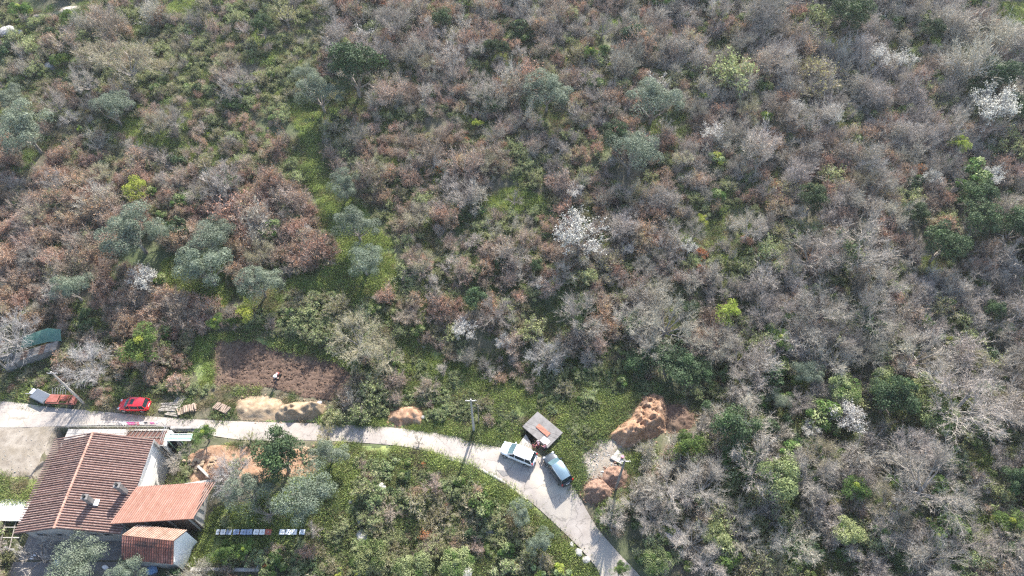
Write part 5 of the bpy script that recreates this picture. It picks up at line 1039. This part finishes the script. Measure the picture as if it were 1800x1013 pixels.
block(ROADP, 1.1); block(Z['yard'], .6); block(Z['field'], .6); block(SHADOWLOT, .5); block(HUTP, 1.6); block(Z['redbed'], .2, .85); block(Z['spoil'], .6)
for k in ('lane', 'clearing', 'knoll', 'olivegrass', 'topleft', 'topright', 'leftgrass', 'shoulder', 'fieldtop', 'verge'): block(Z[k], 1.3 if k in ('lane', 'knoll') else 2.5 if k == 'topright' else .6, 1.0)
for k in ('strip', 'vergeN', 'upgrass'): block(Z[k], .1, .85)
for P in HEAPS: block(P, .5)
block(Z['garden'], .2, .88); block(Z['hutgrass'], 0, .55)
for pts in ([(405, 695), (580, 695), (580, 742), (405, 742)], [(675, 710), (750, 710), (750, 752), (675, 752)], [(1055, 690), (1120, 690), (1235, 700), (1225, 765), (1120, 795), (1050, 790)], [(1015, 815), (1120, 812), (1115, 862), (1040, 895), (1015, 885)],
            [(45, 684), (160, 684), (160, 722), (45, 722)], [(200, 690), (420, 695), (420, 740), (200, 735)], [(375, 925), (545, 925), (545, 948), (375, 948)], [(20, 585), (115, 575), (115, 640), (0, 665)], [(55, 0), (185, 0), (185, 22), (60, 40)], [(0, 45), (45, 45), (45, 75), (0, 75)]):
    block(gpoly(pts), .2)
for (x, y, r, h, kd, lb) in TREES:
    if kd in ('olive_tree', 'evergreen_tree'): ok &= np.hypot(gx-x, gy-y) > r*.75
ok &= (fbm(gx/4.5, gy/4.5, 91, 2) > .27)
gx, gy, zz, dp = gx[ok], gy[ok], zz[ok], dp[ok]
N = len(gx); kind = np.full(N, -1); size = np.ones(N)
pn = fbm(gx/5, gy/5, 21, 2); pm = fbm(gx/12, gy/12, 33, 2)
def pick(mx, idx):
    # neighbours tend to be of one kind: two smooth fields and chance choose together
    c = np.cumsum(mx); u = (pn[idx]*2.2+pm[idx]*1.7+rng.random(len(idx))*.42) % 1.0
    return np.minimum(np.searchsorted(c, u), len(mx)-1)
allidx = np.arange(N); kind[:] = pick(MIX0, allidx); size[:] = .9
for P, mx, s in ZM:
    i = allidx[inpoly(P, gx, gy)]; kind[i] = pick(mx, i); size[i] = s
size *= np.exp(rng.normal(0, .33, N))*.9*(.62+.8*fbm(gx/7, gy/7, 77, 2))*1.0
rot = rng.uniform(0, 6.28, N)
# landmarks for the labels
LM = [(x, y, lb) for (x, y, r, h, k, lb) in TREES] + [(*gp(a, b)[:2], t) for a, b, t in ((480, 640, 'the ploughed soil'), (940, 760, 'the small concrete hut'), (1130, 740, 'the orange earth mound'), (1060, 850, 'the chip piles'), (235, 712, 'the red car'), (700, 640, 'the green strip'), (820, 890, 'the lower thicket stones'), (910, 800, 'the white car'), (520, 200, 'the green track top'), (560, 300, 'the green track'), (70, 600, 'the teal netting'), (833, 740, 'the roadside concrete pole'), (990, 920, 'the lower lane'), (460, 935, 'the beehives'))]
LX = np.array([(a, b) for a, b, _ in LM])
STOP_ = set('with beside above behind at in on uphill below amid near casting just hanging over between from by under of the a and its to alone next'.split())
def short(t, n=5):
    ws = t.split()[:n]
    while ws[-1] in STOP_: ws.pop()
    t = ' '.join(ws); return t if t.startswith('the ') else 'the '+t
SHORT = {}
for _, _, t in LM:
    n = 5
    while short(t, n) in SHORT.values() and n < 8: n += 1
    SHORT[t] = short(t, n)
def place_label(x, y):
    d = np.hypot(LX[:, 0]-x, LX[:, 1]-y); j = int(np.argmin(d)); dx, dy = x-LX[j, 0], y-LX[j, 1]
    a = math.degrees(math.atan2(dy, dx)) % 360
    w_ = ('right of', 'uphill right of', 'uphill of', 'uphill left of', 'left of', 'below left of', 'below', 'below right of')[int((a+22.5)//45) % 8]
    return w_+' '+SHORT[LM[j][2]], d[j]
LBL = {}
def label_shrubs():
    """neighbours that would share a label are told apart by their order outwards from the landmark they name"""
    for lb, L_ in LBL.items():
        L_.sort(key=lambda t: t[0])
        for n, (d, o) in enumerate(L_):
            if len((lb+' x').split()) > 15: lb2 = ' '.join(lb.split()[1:])
            else: lb2 = lb
            o['label'] = lb2 if len(L_) == 1 else lb2+(', closest', ', second', ', third', ', fourth', ', fifth', ', sixth', ', seventh', ', eighth', ', ninth', ', tenth', ', eleventh', ', twelfth', ', thirteenth', ', fourteenth', ', fifteenth', ', sixteenth', ', seventeenth')[min(n, 16)]
            while len(o['label'].split()) > 16: o['label'] = ' '.join(o['label'].split()[1:])
counts = {}; mass_idx = []
for ki, kn in enumerate(kinds):
    idx = allidx[kind == ki]; pxs = size[idx]/dp[idx]
    inview = (abs(900+FPX*gx[idx]/dp[idx]-900) < 900) & (506.5-FPX*(gy[idx]*U_[1]+(zz[idx]-CAM_H)*U_[2])/dp[idx] < 1040) & (506.5-FPX*(gy[idx]*U_[1]+(zz[idx]-CAM_H)*U_[2])/dp[idx] > -10)
    order = np.argsort(-(pxs*inview)); cap = 290
    ind = idx[order[:cap]]; mass_idx.append(idx[order[cap:]])
    ms = SH[kn]
    for c, i in enumerate(ind):
        o = link(kn, ms[c % len(ms)], None, (gx[i], gy[i], float(zz[i])-.03)); o.rotation_euler = (rng.normal(0, .06), rng.normal(0, .06), rot[i]); o.scale = (size[i],)*3
        if c < len(ms): PROTO.setdefault(kn, []).append(o)
        sw = 'small' if size[i] < .55 else 'large' if size[i] > 1.05 else 'medium'
        pt_, dd_ = place_label(gx[i], gy[i]); LBL.setdefault(sw+' '+LOOK[kn].replace('leaved', 'leafed').replace('shrub', 'shrub')+' '+pt_, []).append((dd_, o)); tag(o, None, 'bramble' if kn == 'bramble' else 'shrub', kn.replace('_', ' ')+'s on the hillside')

label_shrubs()
def scatter(name, pts, rz, sc, ix, protos, label):
    """one object of kind stuff: instances of the given shrubs on points"""
    me = bpy.data.meshes.new(name); me.vertices.add(len(pts)); me.vertices.foreach_set('co', np.asarray(pts, np.float32).ravel())
    for nm, ty, v in (('rz', 'FLOAT', rz), ('sc', 'FLOAT', sc), ('ix', 'INT', ix)):
        a = me.attributes.new(nm, ty, 'POINT'); a.data.foreach_set('value', np.asarray(v, np.float32 if ty == 'FLOAT' else np.int32))
    me.update(); o = link(name, me); g = bpy.data.node_groups.new(name, 'GeometryNodeTree')
    g.interface.new_socket('Geometry', in_out='INPUT', socket_type='NodeSocketGeometry'); g.interface.new_socket('Geometry', in_out='OUTPUT', socket_type='NodeSocketGeometry')
    nd = g.nodes.new; L = g.links.new; gi = nd('NodeGroupInput'); go = nd('NodeGroupOutput'); jn = nd('GeometryNodeJoinGeometry')
    def attr(n, t): a = nd('GeometryNodeInputNamedAttribute'); a.data_type = t; a.inputs[0].default_value = n; return a
    ar, as_, ai = attr('rz', 'FLOAT'), attr('sc', 'FLOAT'), attr('ix', 'INT'); cx = nd('ShaderNodeCombineXYZ'); L(ar.outputs[0], cx.inputs[2])
    for k, p in enumerate(protos):
        cmp_ = nd('FunctionNodeCompare'); cmp_.data_type = 'INT'; cmp_.operation = 'EQUAL'; cmp_.inputs[3].default_value = k; L(ai.outputs[0], cmp_.inputs[2])
        oi = nd('GeometryNodeObjectInfo'); oi.transform_space = 'ORIGINAL'; oi.inputs[0].default_value = p; oi.inputs['As Instance'].default_value = True
        ip = nd('GeometryNodeInstanceOnPoints'); L(gi.outputs[0], ip.inputs['Points']); L(cmp_.outputs[0], ip.inputs['Selection'])
        L(oi.outputs['Geometry'], ip.inputs['Instance']); L(cx.outputs[0], ip.inputs['Rotation']); L(as_.outputs[0], ip.inputs['Scale']); L(ip.outputs[0], jn.inputs[0])
    L(jn.outputs[0], go.inputs[0]); md = o.modifiers.new('scatter', 'NODES'); md.node_group = g
    return tag(o, label, kind='stuff')
pl = []; base = {}
for kn in kinds: base[kn] = len(pl); pl += PROTO.get(kn, [])
mi = np.concatenate(mass_idx)
ixs = np.array([base[kinds[kind[i]]] + int(rng.integers(len(PROTO[kinds[kind[i]]]))) for i in mi])
scatter('scrub_thicket', np.stack([gx[mi], gy[mi], zz[mi]-.03], 1), rot[mi], size[mi], ixs, pl, 'far mixed thicket of mauve, brown and green scrub covering the slope')

# ground cover: tufts of grass and herbs
def tuft(name, seed, n, r, h, m, leafy=0):
    rg = np.random.default_rng(seed); g = Geo(rg); P = np.stack([rg.normal(0, r, n), rg.normal(0, r, n), np.zeros(n)], 1)
    D = cone_dirs(rg, n, .6, 1.5); g.twigs(P, D, rg.uniform(.5, 1.1, n)*h, .016, 0)
    if leafy: q = P+D*(rg.uniform(.3, 1, n)*h)[:, None]; g.leaves(q, .055, 0)
    return g.mesh(name, [m])
tp = []
for nm, sd_, n_, r_, h_, m_, lf, px, py, lb in (('grass_tuft', 401, 260, .3, .3, M['grass_blade'], 0, 655, 440, 'bright green grass tuft in the olive clearing'), ('grass_tuft', 402, 200, .35, .35, M['grass_blade'], 1, 620, 830, 'broad leaved green tuft on the garden grass'),
        ('herb_clump', 403, 200, .4, .35, M['herb'], 1, 1010, 720, 'dull green herb clump beside the concrete hut'), ('dry_tuft', 404, 200, .3, .4, M['dry'], 0, 905, 870, 'straw coloured dry tuft on the bend verge')):
    x, y, z = gp(px, py); o = link(nm, tuft(nm, sd_, n_, r_, h_, m_, lf), None, (x, y, z)); tag(o, lb, kind='stuff'); tp.append(o)
def cover(name, polys, dens, w_, label, rmin=.7, rmax=1.3, dz=0.):
    P_, I_ = [], []
    for P in polys:
        x0, y0 = P.min(0); x1, y1 = P.max(0); n = int((x1-x0)*(y1-y0)*dens); x = rng.uniform(x0, x1, n); y = rng.uniform(y0, y1, n); k = inpoly(P, x, y) & ~inpoly(ROADP, x, y) & (fbm(x/1.5, y/1.5, 40, 2) > .36) & ~inpoly(HUTP, x, y)
        for Q in HEAPS: k &= ~inpoly(Q, x, y)
        P_.append(np.stack([x[k], y[k], hgt(x[k], y[k])+dz], 1))
    P_ = np.concatenate(P_); n = len(P_); scatter(name, P_, rng.uniform(0, 6.28, n), rng.uniform(rmin, rmax, n), rng.choice(4, n, p=w_), tp, label)
cover('grass', [Z[k] for k in ('lane', 'clearing', 'strip', 'garden', 'verge', 'vergeN', 'leftgrass', 'olivegrass', 'upgrass', 'shoulder', 'fieldtop', 'knoll', 'topleft', 'topright')], 8, [.55, .3, .08, .07], 'fresh green grass on the clearings and verges', .6, 1.4, .05)
cover('dry_grass', [gpoly([(600, 790), (700, 786), (830, 835), (950, 930), (1040, 1040), (1040, 1120), (560, 1120), (560, 960)]), gpoly([(930, 640), (1130, 640), (1150, 700), (1080, 770), (1000, 790), (960, 720)]), gpoly([(430, 500), (700, 540), (760, 660), (940, 720), (930, 770), (760, 745), (620, 715), (640, 640), (420, 590)]), gpoly([(1095, 790), (1150, 780), (1140, 880), (1060, 930), (1045, 895), (1110, 860)])], 5, [.1, .15, .3, .45], 'dry and green grasses between the low shrubs', .7, 1.6)
cover('weeds', [Z['hutgrass']], 8, [.15, .3, .4, .15], 'mixed weeds growing around the concrete hut', .6, 1.5, .05)
x = rng.uniform(-120, 120, 30000); y = rng.uniform(17, 130, 30000); z = hgt(x, y); d_ = y*F_[1]+(z-CAM_H)*F_[2]
k = (abs(FPX*x/d_) < 960) & (fbm(x/6, y/6, 60, 3) > .42)
for P, m_ in ((ROADP, .3), (Z['yard'], .2), (Z['field'], .2), (SHADOWLOT, 0), (HUTP, .2), (Z['spoil'], .1), (Z['redbed'], 0)): k &= ~(inpoly(P, x, y) | (polydist(P, x, y) < m_))
for Q in HEAPS: k &= ~inpoly(Q, x, y)
x, y, z = x[k], y[k], z[k]; scatter('undergrowth', np.stack([x, y, z], 1), rng.uniform(0, 6.28, len(x)), rng.uniform(.7, 1.8, len(x)), rng.choice(4, len(x), p=[.05, .12, .45, .38]), tp, 'low green herbs and dry grass growing under the shrubs')

# ------------------------------------------------------------------ air
hm = bpy.data.materials.new('haze'); hm.use_nodes = True; hm.node_tree.nodes.clear()
hv_ = hm.node_tree.nodes.new('ShaderNodeVolumePrincipled'); hv_.inputs['Color'].default_value = (.86, .9, .96, 1); hv_.inputs['Density'].default_value = .00014; hv_.inputs['Anisotropy'].default_value = .3
ho = hm.node_tree.nodes.new('ShaderNodeOutputMaterial'); hm.node_tree.links.new(hv_.outputs[0], ho.inputs['Volume'])
tag(MB().box((0, 450, 37), (2100, 2400, 98)).build('haze', hm), 'thin pale air haze over the slope', kind='stuff')
